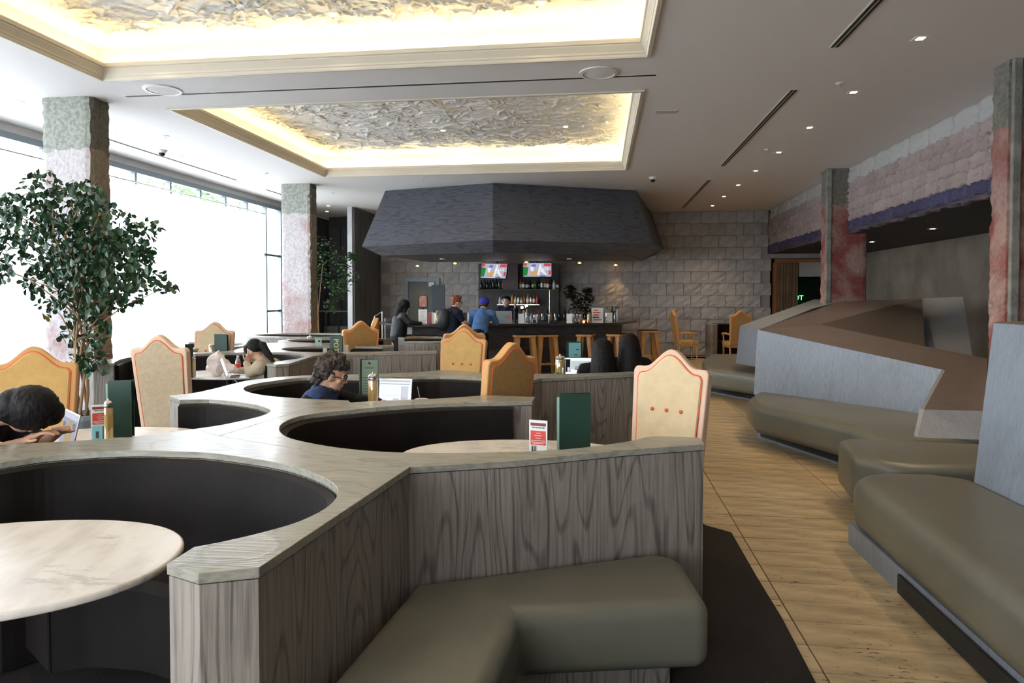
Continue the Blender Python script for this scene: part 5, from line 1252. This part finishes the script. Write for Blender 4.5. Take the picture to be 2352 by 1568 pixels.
# table C
flatmenu(tabl(276, 1004), R(14), .345, .135, 'dark green menu folder on the table of the person bending down')
c = stand_card(tabl(232, 1004), R(28), 'table card with a red panel left of the green menu, near the tilted laptop', .20, .105, False)
jar(246, 4.02, ZT, .255, .024, 'slim jar squeezed between card and green menu on the left table')
t = thing('card_box', 'small teal box before the table card on the left table', 'box', tabl(228, 1010), R(10)); MB().box((-.03, -.02, 0), (.03, .02, .085)).obj('box', M['teal'], t); MB().box((-.008, -.0215, .015), (.008, -.02, .055)).obj('figure', M['ink'], t)
def laptop(loc, rz, w_, h_, tilt, label, screen=None, bezel='silver'):
    t = thing('laptop', label, 'laptop', loc, rz, 'open laptops')
    b = MB().box((-w_/2, -h_, 0), (w_/2, 0, .015)).obj('keyboard_base', M['silver'], t, bevel=.004)
    MB().box((-w_*.42, -h_*.55, .015), (w_*.42, -h_*.12, .0165)).obj('keys', M['keys'], b); MB().box((-w_*.15, -h_*.95, .015), (w_*.15, -h_*.62, .0158)).obj('trackpad', M['whitemetal'], b)
    l = MB().box((-w_/2, 0, 0), (w_/2, .007, h_)).obj('lid', M[bezel], t, loc=(0, 0, .014), rot=(-tilt, 0, 0), bevel=.004)
    MB().box((-w_/2+.010, -.001, .012), (w_/2-.010, .0, h_-.010)).obj('screen', screen[0], l)
    for x0, z0, x1, z1, m_ in screen[1:]: MB().box((-w_/2+w_*x0, -.002, h_*z0), (-w_/2+w_*x1, -.001, h_*z1)).obj('screen_patch', m_, l)
    return t
E_ = lambda n, c, s_=.62: emis('screen_'+n, c, s_)
sl = E_('lilac', (.42, .42, .52)); sgo = E_('ochre', (.48, .38, .20)); sw = E_('white', (.80, .86, .90), .72); sg = E_('slate', (.22, .24, .30)); smg = E_('magenta', (.65, .15, .60)); spu = E_('violet', (.20, .05, .28)); sgr = E_('grey', (.55, .62, .64)); sbk = E_('black', (.01, .01, .015)); spale = E_('pale', (.66, .68, .78))
p = pd(146, 1008, 3.72)
laptop((p.x, p.y, ZT), R(-45)+YAW, .31, .215, R(12), 'silver laptop with a map picture on its screen, under the bent black haired head',
       [sl, (.05, .82, .95, .94, spale), (.35, .25, .75, .68, sgo), (.45, .60, .65, .78, sgo), (.06, .45, .25, .70, sg), (.78, .3, .93, .6, sl), (.5, .42, .56, .52, E_('lemon', (.7, .65, .2))), (.30, .08, .9, .2, sg), (.72, .62, .90, .75, sg)])
# small papers
tag(MB().box((-.08, -.05, 0), (.08, .05, .002)).obj('paper_sheet', M['white'], loc=tabl(60, 1020), rot=(0, 0, .4)), 'white sheet of paper under the forearm on the left table', 'paper')
# table D
p = pd(905, 925, 5.15)
laptop((p.x, p.y, ZT), YAW+R(8)-R(20), .265, .225, R(10), 'laptop with a white page on screen beside the curly haired man',
       [sw, (.05, .88, .95, .94, sgr), (.05, .80, .93, .82, sg), (.68, .1, .90, .74, spale), (.70, .28, .88, .36, smg), (.70, .22, .88, .28, spu), (.70, .1, .88, .15, spu), (.08, .42, .62, .43, sgr), (.45, .28, .62, .33, sgr)])
t = thing('menu', 'open green menu with a pale printed page at the curly haired man', 'menu', (pd(848, 925, 5.35).x, pd(848, 925, 5.35).y, ZT), YAW, 'upright menu folders on the tables')
MB().box((-.070, 0, 0), (.075, .005, .37)).obj('cover', M['green'], t); MB().box((-.055, -.003, .02), (.068, 0, .36)).obj('page', M['greypage'], t)
MB().box((-.004, -.002, 0), (0, .002, .33), T=Matrix.Translation((-.070, 0, 0)) @ Matrix.Rotation(R(-60), 4, 'Z') @ Matrix.Scale(5, 4, (1, 0, 0))).obj('cover_flap', M['green'], t)
text('connect', .022, 'lettering', M['ink'], t, (.005, -.0036, .300)); MB().lathe([(.010, 0), (.010, .0006)], n=16, T=Matrix.Translation((.005, -.003, .335)) @ TX).obj('emblem', M['ink'], t)
for k in range(9): MB().box((-.045, -.0036, .22-k*.022), (-.005, -.003, .224-k*.022)).box((.012, -.0036, .225-k*.022), (.055, -.003, .229-k*.022)).obj('print_line', M['ink'] if k % 3 == 0 else M['green'], t)
jar(856, 5.05, ZT, .30, .037, 'tall glass jar of brown sugar sticks beside the curly haired man')
t = thing('paper_cup', 'cup with a thin straw right of the laptop at the curly haired man', 'cup', (pd(968, 925, 5.05).x, pd(968, 925, 5.05).y, ZT)); MB().lathe([(.030, 0), (.045, .088), (.050, .09), (.050, .1), (.047, .1)], n=24).obj('cup', M['ceramic'], t); MB().tube([(0, 0, .05), (-.03, 0, .19)], .0035).obj('straw', M['frame'], t)
# table F
jar(438, 7.2, ZT, .25, .045, 'tall glass jar of brown sugar sticks right of the beige chair back')
t = menu((pd(426, 850, 7.1).x, pd(426, 850, 7.1).y, ZT), R(95), .36, .10, 'green menu edge just behind the jar by the beige chair'); 
p = pd(523, 866, 7.15); laptop((p.x, p.y, ZT), R(117), .32, .215, R(18), 'laptop seen nearly edge on before the woman in the oat sweater', [sw])
t = thing('water_bottle', 'clear plastic water bottle with a red label between bag and woman', 'bottle', (pd(547, 866, 7.6).x, pd(547, 866, 7.6).y, ZT)); MB().lathe([(.030, 0), (.032, .01), (.032, .12), (.020, .16), (.012, .175), (.012, .185)], n=18).obj('bottle', M['bottleglass'], t, smooth=True); MB().lathe([(.033, .055), (.033, .11)], n=18).obj('label_band', M['red'], t); MB().lathe([(.014, .185), (.014, .20)], n=14).obj('cap', M['white'], t)
bagm = mat('plastic_bag', (.80, .70, .66), .4, trans=0, bump=.8, bscale=14)
def blob(name, parts, m_, vox, parent=None, noise_=0, smooth=3, loc=None):
    mb = MB()
    for q in parts:
        if len(q) == 2: mb.sphere(q[0], q[1], 20, 14)
        elif len(q) == 3: mb.sphere(q[0], q[1], 20, 14, axes=q[2])
        else: mb.caps(*q, n=16)
    o = mb.obj(name+'_src', m_)
    md = o.modifiers.new('r', 'REMESH'); md.mode = 'VOXEL'; md.voxel_size = vox; md.use_smooth_shade = True
    if smooth: s_ = o.modifiers.new('s', 'SMOOTH'); s_.iterations = smooth; s_.factor = .6
    dg = bpy.context.evaluated_depsgraph_get(); me = bpy.data.meshes.new_from_object(o.evaluated_get(dg)); bpy.data.objects.remove(o)
    if noise_:
        for v in me.vertices:
            nn_ = noise.noise_vector(v.co*noise_[1]); v.co += nn_*noise_[0]
            if len(noise_) > 2: v.co += noise.noise_vector(v.co*noise_[1]*2.7)*noise_[0]*.6
    me.materials.clear(); me.materials.append(m_); me.name = name
    r_ = bpy.data.objects.new(name, me); COL.objects.link(r_)
    if parent: r_.parent = parent
    if loc is not None: r_.location = loc
    for pg in me.polygons: pg.use_smooth = True
    return r_
p = pd(496, 865, 7.35); tag(blob('plastic_bag', [((0, 0, .12), (.10, .08, .125)), ((.03, 0, .20), (.06, .05, .06)), ((.10, .02, .13), (.22, .02, .06), .05, .035), ((.02, 0, .22), (.05, 0, .26), .03, .02)], bagm, .012, noise_=(.022, 14), loc=(p.x, p.y, ZT)), 'crumpled pale plastic carrier bag on the table of the woman in the oat sweater', 'bag')
t = thing('phone_cable', 'thin white cable hanging over the edge of the table by the woman', 'cable', (0, 0, 0)); MB().tube([pd(538, 872, 6.82), pd(543, 876, 6.80), pd(548, 884, 6.79)], .002, 6).obj('cable', M['white'], t)
# table E
p = pd(1330, 860, 7.25); laptop((p.x, p.y, ZT), YAW-R(6), .31, .20, R(12), 'open laptop with a grey photo page before the women with long black hair',
       [sw, (.04, .2, .20, .88, sbk), (.22, .35, .95, .80, sgr), (.35, .32, .50, .55, sbk), (.50, .42, .66, .66, sbk), (.70, .44, .95, .68, sg), (.1, .2, .18, .45, sw)], bezel='black')
jar(1287, 7.3, ZT, .235, .055, 'rounded glass jar with a steel lid behind the small white planter')
t = thing('menu', 'open menu with a teal page behind the laptop of the two women', 'menu', (pd(1319, 860, 7.9).x, pd(1319, 860, 7.9).y, ZT), YAW, 'upright menu folders on the tables'); MB().box((-.09, 0, 0), (.09, .006, .335)).obj('cover', M['green'], t); MB().box((-.065, -.012, .01), (.075, -.002, .32)).obj('page', M['teal'], t)
MB().box((.02, -.014, .24), (.05, -.012, .25)).box((.0, -.014, .18), (.035, -.012, .188)).obj('print_line', M['ink'], t)
p = pd(1280, 861, 6.95); t = thing('table_planter', 'small white ceramic planter with green leaves on the table of the two women', 'planter', (p.x, p.y, ZT), YAW); MB().box((-.065, -.03, 0), (.07, .03, .05)).obj('pot', M['ceramic'], t, bevel=.006); MB().box((.05, -.02, .04), (.068, .02, .13)).obj('handle', M['ceramic'], t, bevel=.006)
mb = MB()
for _ in range(60):
    T = Matrix.Translation((rf.uniform(-.035, .04), rf.uniform(-.02, .02), .05+rf.random()*.025)) @ Matrix.Rotation(rf.uniform(0, 6.3), 4, 'Z') @ Matrix.Rotation(rf.uniform(-1, .2), 4, 'Y') @ Matrix.Scale(.022, 4)
    mb.add([T @ Vector(v) for v in leafv], leaff)
mb.obj('leaves', mat('lime_leaf', (.16, .40, .04), .5), t)['kind'] = 'stuff'
# table G
p = pd(772, 812, 8.6); t = thing('menu', 'bottle green menu with yellow vertical lettering before the gold chair', 'menu', (p.x, p.y, ZT), YAW, 'upright menu folders on the tables'); MB().box((-.078, 0, 0), (.078, .006, .36)).obj('cover', M['green'], t)
MB().box((-.078, 0, 0), (.078, .006, .355), T=Matrix.Translation((0, .03, 0)) @ Matrix.Rotation(R(8), 4, 'Z')).obj('cover', M['green'], t)
text('POT', .085, 'lettering', M['yellowprint'], t, (.0, -.002, .24), rot=(R(90), R(90), 0))
for px, l_ in ((746, 'left'), (795, 'right')):
    c = card(px, 8.7, .05, .2 if px < 760 else .24, R(30), M['ceramic'], f'narrow card standing {l_} of the yellow lettered menu', ZT)
p = pd(756, 812, 8.9)
# table I
p = pd(731, 796, 10.0); t = thing('menu', 'pale mint menu standing in the oval far booth', 'menu', (p.x, p.y, ZT), YAW, 'upright menu folders on the tables'); MB().box((-.05, 0, 0), (.05, .006, .24)).obj('cover', M['mint'], t); MB().box((-.05, 0, 0), (-.046, .08, .24)).obj('cover', M['mint'], t); MB().box((.0, -.002, .19), (.03, 0, .215)).obj('emblem', M['ink'], t)
jar(738, 9.8, ZT, .16, .038, 'small jar of sugar sticks beside the pale mint menu')
jar(712, 11.6, ZT, .19, .055, 'round frosted jar in the farthest left booth')
t = thing('table_planter', 'tiny white planter on the farthest left table', 'planter', (pd(660, 780, 11.6).x, pd(660, 780, 11.6).y, ZT)); MB().box((-.09, -.04, 0), (.05, .04, .06)).obj('pot', M['ceramic'], t); MB().box((.0, -.02, .05), (.04, .02, .14)).obj('handle', M['ceramic'], t)
# table J
p = pd(507, 806, 9.0); t = thing('menu', 'dark green menu in front of the daylit cream chair by the window', 'menu', (p.x, p.y, ZT), YAW-R(5), 'upright menu folders on the tables'); MB().box((-.087, 0, 0), (.087, .006, .36)).obj('cover', M['green'], t); MB().box((-.087, 0, 0), (.087, .006, .35), T=Matrix.Translation((0, .03, 0)) @ Matrix.Rotation(R(8), 4, 'Z')).obj('cover', M['green'], t)
jar(486, 9.05, ZT, .24, .04, 'jar half hidden behind the dark green menu by the window')

# ================================================================== PEOPLE
def head_parts(c, f, u, s=1.0):
    """c: centre, f: facing, u: up; returns blob parts of a head with face"""
    c, f, u = Vector(c), Vector(f).normalized(), Vector(u).normalized(); u = (u-f*u.dot(f)).normalized(); r_ = f.cross(u)
    B = Matrix((r_, f, u)).transposed()
    g = lambda x, y, z: c+(r_*x+f*y+u*z)*s
    P = [(g(0, -.012, .02), (.076*s, .095*s, .100*s), B), (g(0, .030, -.045), (.058*s, .060*s, .070*s), B), (g(0, .058, -.085), (.026*s, .026*s, .022*s), B),
         (g(0, .098, -.018), (.013*s, .020*s, .014*s), B), (g(0, .088, .004), (.010*s, .014*s, .022*s), B), (g(0, .080, .028), (.050*s, .016*s, .012*s), B),
         (g(0, .083, -.052), (.024*s, .014*s, .007*s), B), (g(0, .081, -.063), (.020*s, .013*s, .007*s), B)]
    for q in (-1, 1): P += [(g(q*.076, -.008, -.012), (.010*s, .020*s, .030*s), B), (g(q*.045, .058, -.022), (.022*s, .020*s, .018*s), B)]
    return P, g
def hand_parts(w_, d, n, curl=.5, s=1.0, side=1):
    """w_: wrist, d: pointing direction, n: palm normal; five fingers of different length, each with two bends"""
    w_, d, n = Vector(w_), Vector(d).normalized(), Vector(n).normalized(); n = (n-d*n.dot(d)).normalized(); a = d.cross(n)*side
    B = Matrix((a, d, n)).transposed(); P = [(w_+d*.045*s, (.040*s, .050*s, .015*s), B), (w_, w_+d*.03*s, .024*s, .028*s)]
    for k, L_ in enumerate((.068, .078, .072, .056)):
        b0 = w_+d*.082*s+a*(.028-.019*k)*s; c1, c2 = curl*.6, curl*1.3
        b1 = b0+(d*math.cos(c1)+n*math.sin(c1))*L_*.5*s; b2 = b1+(d*math.cos(c2)+n*math.sin(c2))*L_*.5*s
        P += [(b0, b1, .0095*s, .0085*s), (b1, b2, .0085*s, .007*s)]
    t0 = w_+d*.022*s+a*.032*s; t1 = t0+(d*.6+a*.75+n*.3).normalized()*.038*s; t2 = t1+(d*.95+a*.15+n*.35).normalized()*.03*s
    P += [(t0, t1, .013*s, .010*s), (t1, t2, .010*s, .008*s)]
    return P
def person(label, J, f, cloth, legc, vox=.009, skin='skin', sleeves=1.0, curl=.6, hs=1.0, hu=(0, 0, 1), standing=False, shirt_noise=(.006, 16)):
    """J: joints head, neck, chest, pelvis, shL, shR, elL, elR, wrL, wrR, hdL/hdR (hand directions), knL.. ftL.."""
    V = {k: Vector(v) for k, v in J.items()}
    t = thing('person', label, 'person', (V['pelvis'].x, V['pelvis'].y, 0), 0); o = Vector((V['pelvis'].x, V['pelvis'].y, 0))
    for k in V:
        if k not in ('hdL', 'hdR'): V[k] = V[k]-o
    P, g = head_parts(V['head'], f, hu, hs)
    nb = g(0, -.03, -.06)
    P += [(nb, V['neck'], .050*hs, .058*hs), (V['neck'], V['chest'], .07, .13), (V['chest'], V['pelvis'], .13, .135), (V['shL'], V['shR'], .062, .062)]
    for q in 'LR':
        P += [(V['sh'+q], V['el'+q], .048, .038), (V['el'+q], V['wr'+q], .038, .026)]
        hd_ = V.get('hd'+q) or (V['wr'+q]-V['el'+q]); P += hand_parts(V['wr'+q], hd_, Vector((0, 0, -1)) if abs(hd_.normalized().z) < .7 else Vector(f), curl, 1.0, 1 if q == 'L' else -1)
        hp = V['pelvis']+(V['sh'+q]-(V['shL']+V['shR'])/2)*.5
        P += [(hp, V['kn'+q], .078, .055), (V['kn'+q], V['ft'+q]+Vector((0, 0, .08)), .054, .036), (V['ft'+q]+Vector((0, 0, .05)), V['ft'+q]+Vector((f[0], f[1], 0)).normalized()*.15+Vector((0, 0, .035)), .036, .030)]
    body = blob('body', P, M[skin], vox, t, smooth=3)
    S_ = [(V['neck']+(V['chest']-V['neck'])*.15, V['chest'], .088, .150), (V['chest'], V['pelvis'], .150, .155), (V['shL'], V['shR'], .080, .080)]
    for q in 'LR':
        S_.append((V['sh'+q], V['el'+q] if sleeves > .6 else V['sh'+q].lerp(V['el'+q], .75), .066, .054))
        if sleeves > .9: S_.append((V['el'+q], V['el'+q].lerp(V['wr'+q], .92), .053, .038))
    blob('shirt', S_, M[cloth], vox*1.1, t, noise_=shirt_noise, smooth=2)
    L_ = []
    for q in 'LR':
        hp = V['pelvis']+(V['sh'+q]-(V['shL']+V['shR'])/2)*.5
        L_ += [(hp, V['kn'+q], .094, .070), (V['kn'+q], V['ft'+q]+Vector((0, 0, .10)), .068, .055)]
    L_.append((V['pelvis'], V['pelvis']+Vector((0, 0, .03)), .150, .150))
    blob('trousers', L_, M[legc], .014, t, smooth=2)
    for q in 'LR':
        b_ = V['ft'+q]; fx = Vector((f[0], f[1], 0)).normalized()
        blob('shoe', [(b_+Vector((0, 0, .045)), b_+fx*.16+Vector((0, 0, .038)), .045, .038)], M['blackcloth'], .012, t, smooth=1)
    return t, g, V, o
def eyes(t, g):
    for q in (-1, 1):
        e = MB().sphere(g(q*.032, .073, .005), .0125, 12, 8).obj('eye', M['white'], t, smooth=True)
        MB().sphere(g(q*.033, .0815, .005), .0062, 10, 6).obj('iris', M['hairbrown'], e, smooth=True)
        MB().tube([g(q*.018, .092, .028), g(q*.034, .093, .034), g(q*.052, .082, .028)], .004, 6).obj('eyebrow', M['hairblack'], t)
def glasses(t, g):
    fr = None
    for q in (-1, 1):
        pts = [g(q*.034+.024*math.cos(a), .098, .004+.018*math.sin(a)) for a in [k*math.pi/6 for k in range(12)]]
        r_ = MB().tube(pts, .003, 6, closed=True)
        r_.tube([g(q*.058, .095, .008), g(q*.078, .03, .008), g(q*.080, -.01, -.002)], .0028, 6)
        if q == 1: r_.tube([g(-.010, .100, .006), g(.010, .100, .006)], .003, 6)
        r_.obj('glasses', M['black'], t)
def seatlegs(J, fx, sp=.10, knee=.40):
    p = Vector(J['pelvis']); f_ = Vector((fx[0], fx[1], 0)).normalized(); r_ = Vector((f_.y, -f_.x, 0))
    for q, s_ in (('L', -1), ('R', 1)): J['kn'+q] = p+f_*knee+r_*sp*s_+Vector((0, 0, .02)); J['ft'+q] = Vector((J['kn'+q].x+f_.x*.02, J['kn'+q].y+f_.y*.02, .008))
    return J
def hair(parts, m_, t, vox=.008, nz=(.006, 40)): return blob('hair', parts, M[m_], vox, t, noise_=nz, smooth=1)
rt3 = Vector((RT.x, RT.y, 0)); fw3 = Vector((FW.x, FW.y, 0)).normalized(); uz = Vector((0, 0, 1))

# --- 1: bent over at the lower left
hc = pd(66, 948, 3.36); fdir = rt3*.30-uz*.72+fw3*.62; pel = hc-rt3*.62+fw3*.05; pel.z = .56
J = dict(head=hc, neck=hc-rt3*.19-uz*.015+fw3*.02, chest=hc-rt3*.36-uz*.10, pelvis=pel, shL=hc-rt3*.28-uz*.10+fw3*.17, shR=hc-rt3*.26-uz*.09-fw3*.17,
         elL=hc-rt3*.12-uz*.20+fw3*.26, elR=hc-rt3*.16-uz*.185-fw3*.10, wrL=hc+rt3*.02-uz*.14+fw3*.16, wrR=hc+rt3*.015-uz*.135-fw3*.03, hdL=rt3*.6+uz*.5-fw3*.5, hdR=rt3*.75+uz*.45+fw3*.1)
for k_ in ('elL', 'elR'): J[k_].z = max(J[k_].z, ZT+.045)
t, g, V, o = person('person with short black hair bending far forward over the left table, in a black top', seatlegs(J, rt3), fdir, 'blackcloth', 'blackcloth', .0075, 'skin', .7, .7, 1.0, hu=rt3*.80+uz*.45-fw3*.1)
hair([(g(0, -.022, .032), (.106, .118, .122), Matrix((Vector(g(1, 0, 0)-g(0, 0, 0)), Vector(g(0, 1, 0)-g(0, 0, 0)), Vector(g(0, 0, 1)-g(0, 0, 0)))).transposed()), (g(0, -.065, -.02), .088), (g(0, .04, .075), .07)], 'hairblack', t, .008, (.004, 60))
eyes(t, g)
MB().tube([V['wrR']+Vector((.028*math.cos(a)*rt3.x, .028*math.cos(a)*rt3.y, .03*math.sin(a))) for a in [k*math.pi/6 for k in range(12)]], .003, 6, closed=True).obj('bracelet', M['darkred'], t)

# --- 2: woman in the oat sweater
hc = pd(583, 806, 7.35); f2 = -rt3*.92+fw3*.25-uz*.35; pel = hc+rt3*.22+fw3*.02; pel.z = .58
el = pd(574, 862, 7.2); el.z = ZT+.05
J = dict(head=hc, neck=hc+rt3*.085-uz*.105, chest=hc+rt3*.16-uz*.27, pelvis=pel, shL=hc+rt3*.11-uz*.165-fw3*.15, shR=hc+rt3*.15-uz*.165+fw3*.17, elL=el, elR=hc-rt3*.05-uz*.30+fw3*.22,
         wrL=hc-rt3*.045-uz*.115-fw3*.085, wrR=hc-rt3*.22-uz*.295+fw3*.12, hdL=uz*.8+rt3*.25+fw3*.15)
J['elR'].z = ZT+.05; J['wrR'].z = ZT+.04
t, g, V, o = person('woman with a black ponytail resting her cheek on her hand, in an oat coloured sweater', seatlegs(J, -rt3), f2, 'sweater', 'blackcloth', .008, 'skin2', 1, .55)
BX = Matrix((Vector(g(1, 0, 0)-g(0, 0, 0)), Vector(g(0, 1, 0)-g(0, 0, 0)), Vector(g(0, 0, 1)-g(0, 0, 0)))).transposed()
hair([(g(0, -.022, .035), (.084, .098, .096), BX), (g(0, .062, .065), (.06, .03, .035), BX), (g(0, -.125, .02), .045), (g(0, -.13, .0), g(0, -.16, -.10), .042, .036), (g(0, -.16, -.10), g(0, -.20, -.22), .034, .012), (g(.06, .03, .03), (.024, .045, .05), BX), (g(-.06, .03, .03), (.024, .045, .05), BX)], 'hairblack', t, .008, (.003, 50))
eyes(t, g); glasses(t, g); MB().sphere(g(0, -.135, .035), (.022, .022, .014), 10, 8).obj('hair_tie', M['whitemetal'], t)

# --- 3: curly haired man
hc = pd(765, 862, 5.02); f3 = rt3*.93+fw3*.12-uz*.30; pel = hc-rt3*.24+fw3*.05; pel.z = .57
J = dict(head=hc, neck=hc-rt3*.07-uz*.11, chest=hc-rt3*.12-uz*.27, pelvis=pel, shL=hc-rt3*.08-uz*.165+fw3*.18, shR=hc-rt3*.10-uz*.17-fw3*.17, elL=hc+rt3*.12-uz*.34+fw3*.22, elR=hc+rt3*.10-uz*.35-fw3*.20,
         wrL=hc+rt3*.33-uz*.36+fw3*.12, wrR=hc+rt3*.31-uz*.36-fw3*.06)
for k_ in ('elL', 'elR', 'wrL', 'wrR'): J[k_].z = ZT+.055
t, g, V, o = person('man with curly dark hair, beard and glasses in a denim vest over a black shirt', seatlegs(J, rt3), f3, 'blackcloth', 'denimdk', .008, 'skin', 1, .5)
BX = Matrix((Vector(g(1, 0, 0)-g(0, 0, 0)), Vector(g(0, 1, 0)-g(0, 0, 0)), Vector(g(0, 0, 1)-g(0, 0, 0)))).transposed()
hair([(g(0, -.045, .045), (.098, .100, .108), BX), (g(0, .045, .098), (.082, .05, .04), BX), (g(0, -.100, -.03), (.075, .045, .075), BX), (g(.03, .01, .13), .045), (g(-.04, -.05, .135), .045)], 'hairbrown', t, .007, (.020, 24, 1))
hair([(g(0, .050, -.098), (.042, .034, .020), BX), (g(0, .02, -.095), (.055, .045, .022), BX)], 'hairbrown', t, .006, (.004, 60))
blob('denim_vest', [(V['neck']+(V['chest']-V['neck'])*.25, V['chest'], .105, .163), (V['chest'], V['pelvis'], .163, .168), (V['shL']*.9+V['neck']*.1, V['shR']*.9+V['neck']*.1, .090, .090), (V['neck']+uz*.02-rt3*.01, (.075, .075, .035))], M['denimdk'], .009, t, noise_=(.006, 18), smooth=2)
eyes(t, g); glasses(t, g)

# --- 4, 5: two women with long black hair
for i, (px, py, d, lab) in enumerate(((1383, 812, 7.0, 'woman with long straight black hair beside the open laptop, seen from behind'), (1444, 800, 7.1, 'woman with long straight black hair close to the large daylit cream chair, seen from behind'))):
    hc = pd(px, py-5, d); f4 = fw3*.8-rt3*.45-uz*.3; pel = hc-fw3*.10; pel.z = .57
    J = dict(head=hc, neck=hc-fw3*.05-uz*.12, chest=hc-fw3*.08-uz*.29, pelvis=pel, shL=hc-rt3*.17-uz*.19, shR=hc+rt3*.17-uz*.19, elL=hc-rt3*.20-uz*.36+fw3*.14, elR=hc+rt3*.20-uz*.36+fw3*.14, wrL=hc-rt3*.12-uz*.35+fw3*.34, wrR=hc+rt3*.10-uz*.35+fw3*.32)
    for k_ in ('wrL', 'wrR', 'elL', 'elR'): J[k_].z = max(J[k_].z, ZT+.05)
    t, g, V, o = person(lab, seatlegs(J, fw3), f4, 'blackcloth', 'blackcloth', .010, 'skin2', 1, .5)
    BX = Matrix((rt3, fw3, uz)).transposed(); hl = V['head']
    hair([(hl-fw3*.02+uz*.03, (.108, .115, .110), BX), (hl-fw3*.06-uz*.02, hl-fw3*.10-uz*.30, .115, .15), (hl-fw3*.07-uz*.02-rt3*.04, hl-fw3*.10-uz*.34-rt3*.07, .07, .06), (hl-fw3*.07-uz*.02+rt3*.04, hl-fw3*.10-uz*.34+rt3*.07, .07, .06)], 'hairblack', t, .010, (.003, 40)); eyes(t, g)

# --- bar customers
def stand(px, py, d, label, f_, cloth, legc, skin, lean=.0, sl=1, arms='bar', vox=.012):
    hc = pd(px, py, d); f_ = Vector(f_); fh = Vector((f_.x, f_.y, 0)).normalized(); r_ = Vector((fh.y, -fh.x, 0)); hz = hc.z
    pel = hc-fh*(.06+lean); pel.z = hz*.60
    k = hz/1.6
    J = dict(head=hc, neck=hc-fh*(.04+lean*.15)-uz*.13*k, chest=hc-fh*(.06+lean*.45)-uz*.30*k, pelvis=pel, shL=hc-fh*(.05+lean*.25)-r_*.18-uz*.20*k, shR=hc-fh*(.05+lean*.25)+r_*.18-uz*.20*k)
    for q, s_ in (('L', -1), ('R', 1)):
        J['el'+q] = J['sh'+q]+fh*.10+r_*s_*.06-uz*.26*k; J['wr'+q] = J['el'+q]+fh*.24-r_*s_*.05; 
        if arms == 'bar': J['wr'+q].z = max(ZC+.04, min(J['wr'+q].z, ZC+.10)); J['el'+q].z = max(J['el'+q].z, ZC+.06)
        J['kn'+q] = Vector((pel.x, pel.y, hz*.31))+r_*s_*.10+fh*.03; J['ft'+q] = Vector((pel.x, pel.y, .0))+r_*s_*.11-fh*.02
    return (*person(label, J, f_, cloth, legc, vox, skin, sl, .6, standing=True), fh, r_)
t, g, V, o, fh, r_ = stand(929, 704, 12.75, 'person with long dark hair and black leather jacket at the left bar end', fw3*.35+rt3*.85-uz*.5, 'leatherjkt', 'blackcloth', 'skin', .06)
hair([(g(0, -.02, .03), .105), (g(0, -.06, -.02), g(0, -.04, -.22), .085, .07), (g(.05, .02, 0), g(.05, .03, -.14), .045, .03), (g(-.05, .02, 0), g(-.05, .03, -.14), .045, .03)], 'hairblack', t, .011, (.005, 30)); eyes(t, g)
t, g, V, o, fh, r_ = stand(1049, 694, 12.85, 'redheaded customer with glasses and a black backpack at the bar', fw3*.45+rt3*.85-uz*.12, 'navycloth', 'denimdk', 'skin2', .04, .5)
BX = Matrix((Vector(g(1, 0, 0)-g(0, 0, 0)), Vector(g(0, 1, 0)-g(0, 0, 0)), Vector(g(0, 0, 1)-g(0, 0, 0)))).transposed()
hair([(g(0, -.02, .045), (.088, .100, .090), BX), (g(0, .04, .10), (.06, .05, .035), BX), (g(0, -.075, -.02), (.065, .04, .05), BX)], 'hairred', t, .009, (.010, 30)); eyes(t, g); glasses(t, g)
bp_ = blob('backpack', [((V['chest']-fh*.17-uz*.05), (.12, .12, .22)), ((V['chest']-fh*.20-uz*.14), (.12, .07, .12))], M['blackleather'], .012, None, smooth=3); bp_.location = o; tag(bp_, 'black leather backpack worn by the redheaded customer', 'backpack')
for s_ in (-1, 1): MB().tube([V['chest']-fh*.12+r_*s_*.10+uz*.10, V['neck']+r_*s_*.10+uz*.01, V['neck']+r_*s_*.11+fh*.10-uz*.04, V['chest']+fh*.15+r_*s_*.13], .016, 6).obj('strap', M['blackleather'], bp_)
t, g, V, o, fh, r_ = stand(1112, 698, 12.75, 'customer in a blue denim shirt and deep blue knit cap leaning on the bar', fw3*.98+rt3*.2-uz*.35, 'denim', 'blackcloth', 'skin2', .34)
hair([(g(0, -.03, -.02), (.084, .08, .07))], 'hairbrown', t, .011, (.004, 30)); blob('knit_cap', [(g(0, -.01, .06), (.096, .105, .075)), (g(0, -.01, .02), (.097, .105, .05))], M['beanie'], .010, t, smooth=1); eyes(t, g)
t, g, V, o, fh, r_ = stand(1163, 693, 15.0, 'bartender with short black hair facing the room behind the bar', -fw3*.8-rt3*.35-uz*.05, 'navycloth', 'blackcloth', 'skin2', .02, .5, arms='free')
BX = Matrix((Vector(g(1, 0, 0)-g(0, 0, 0)), Vector(g(0, 1, 0)-g(0, 0, 0)), Vector(g(0, 0, 1)-g(0, 0, 0)))).transposed()
hair([(g(0, -.03, .045), (.084, .092, .085), BX), (g(0, .03, .095), (.07, .055, .03), BX)], 'hairblack', t, .009, (.004, 30)); eyes(t, g)
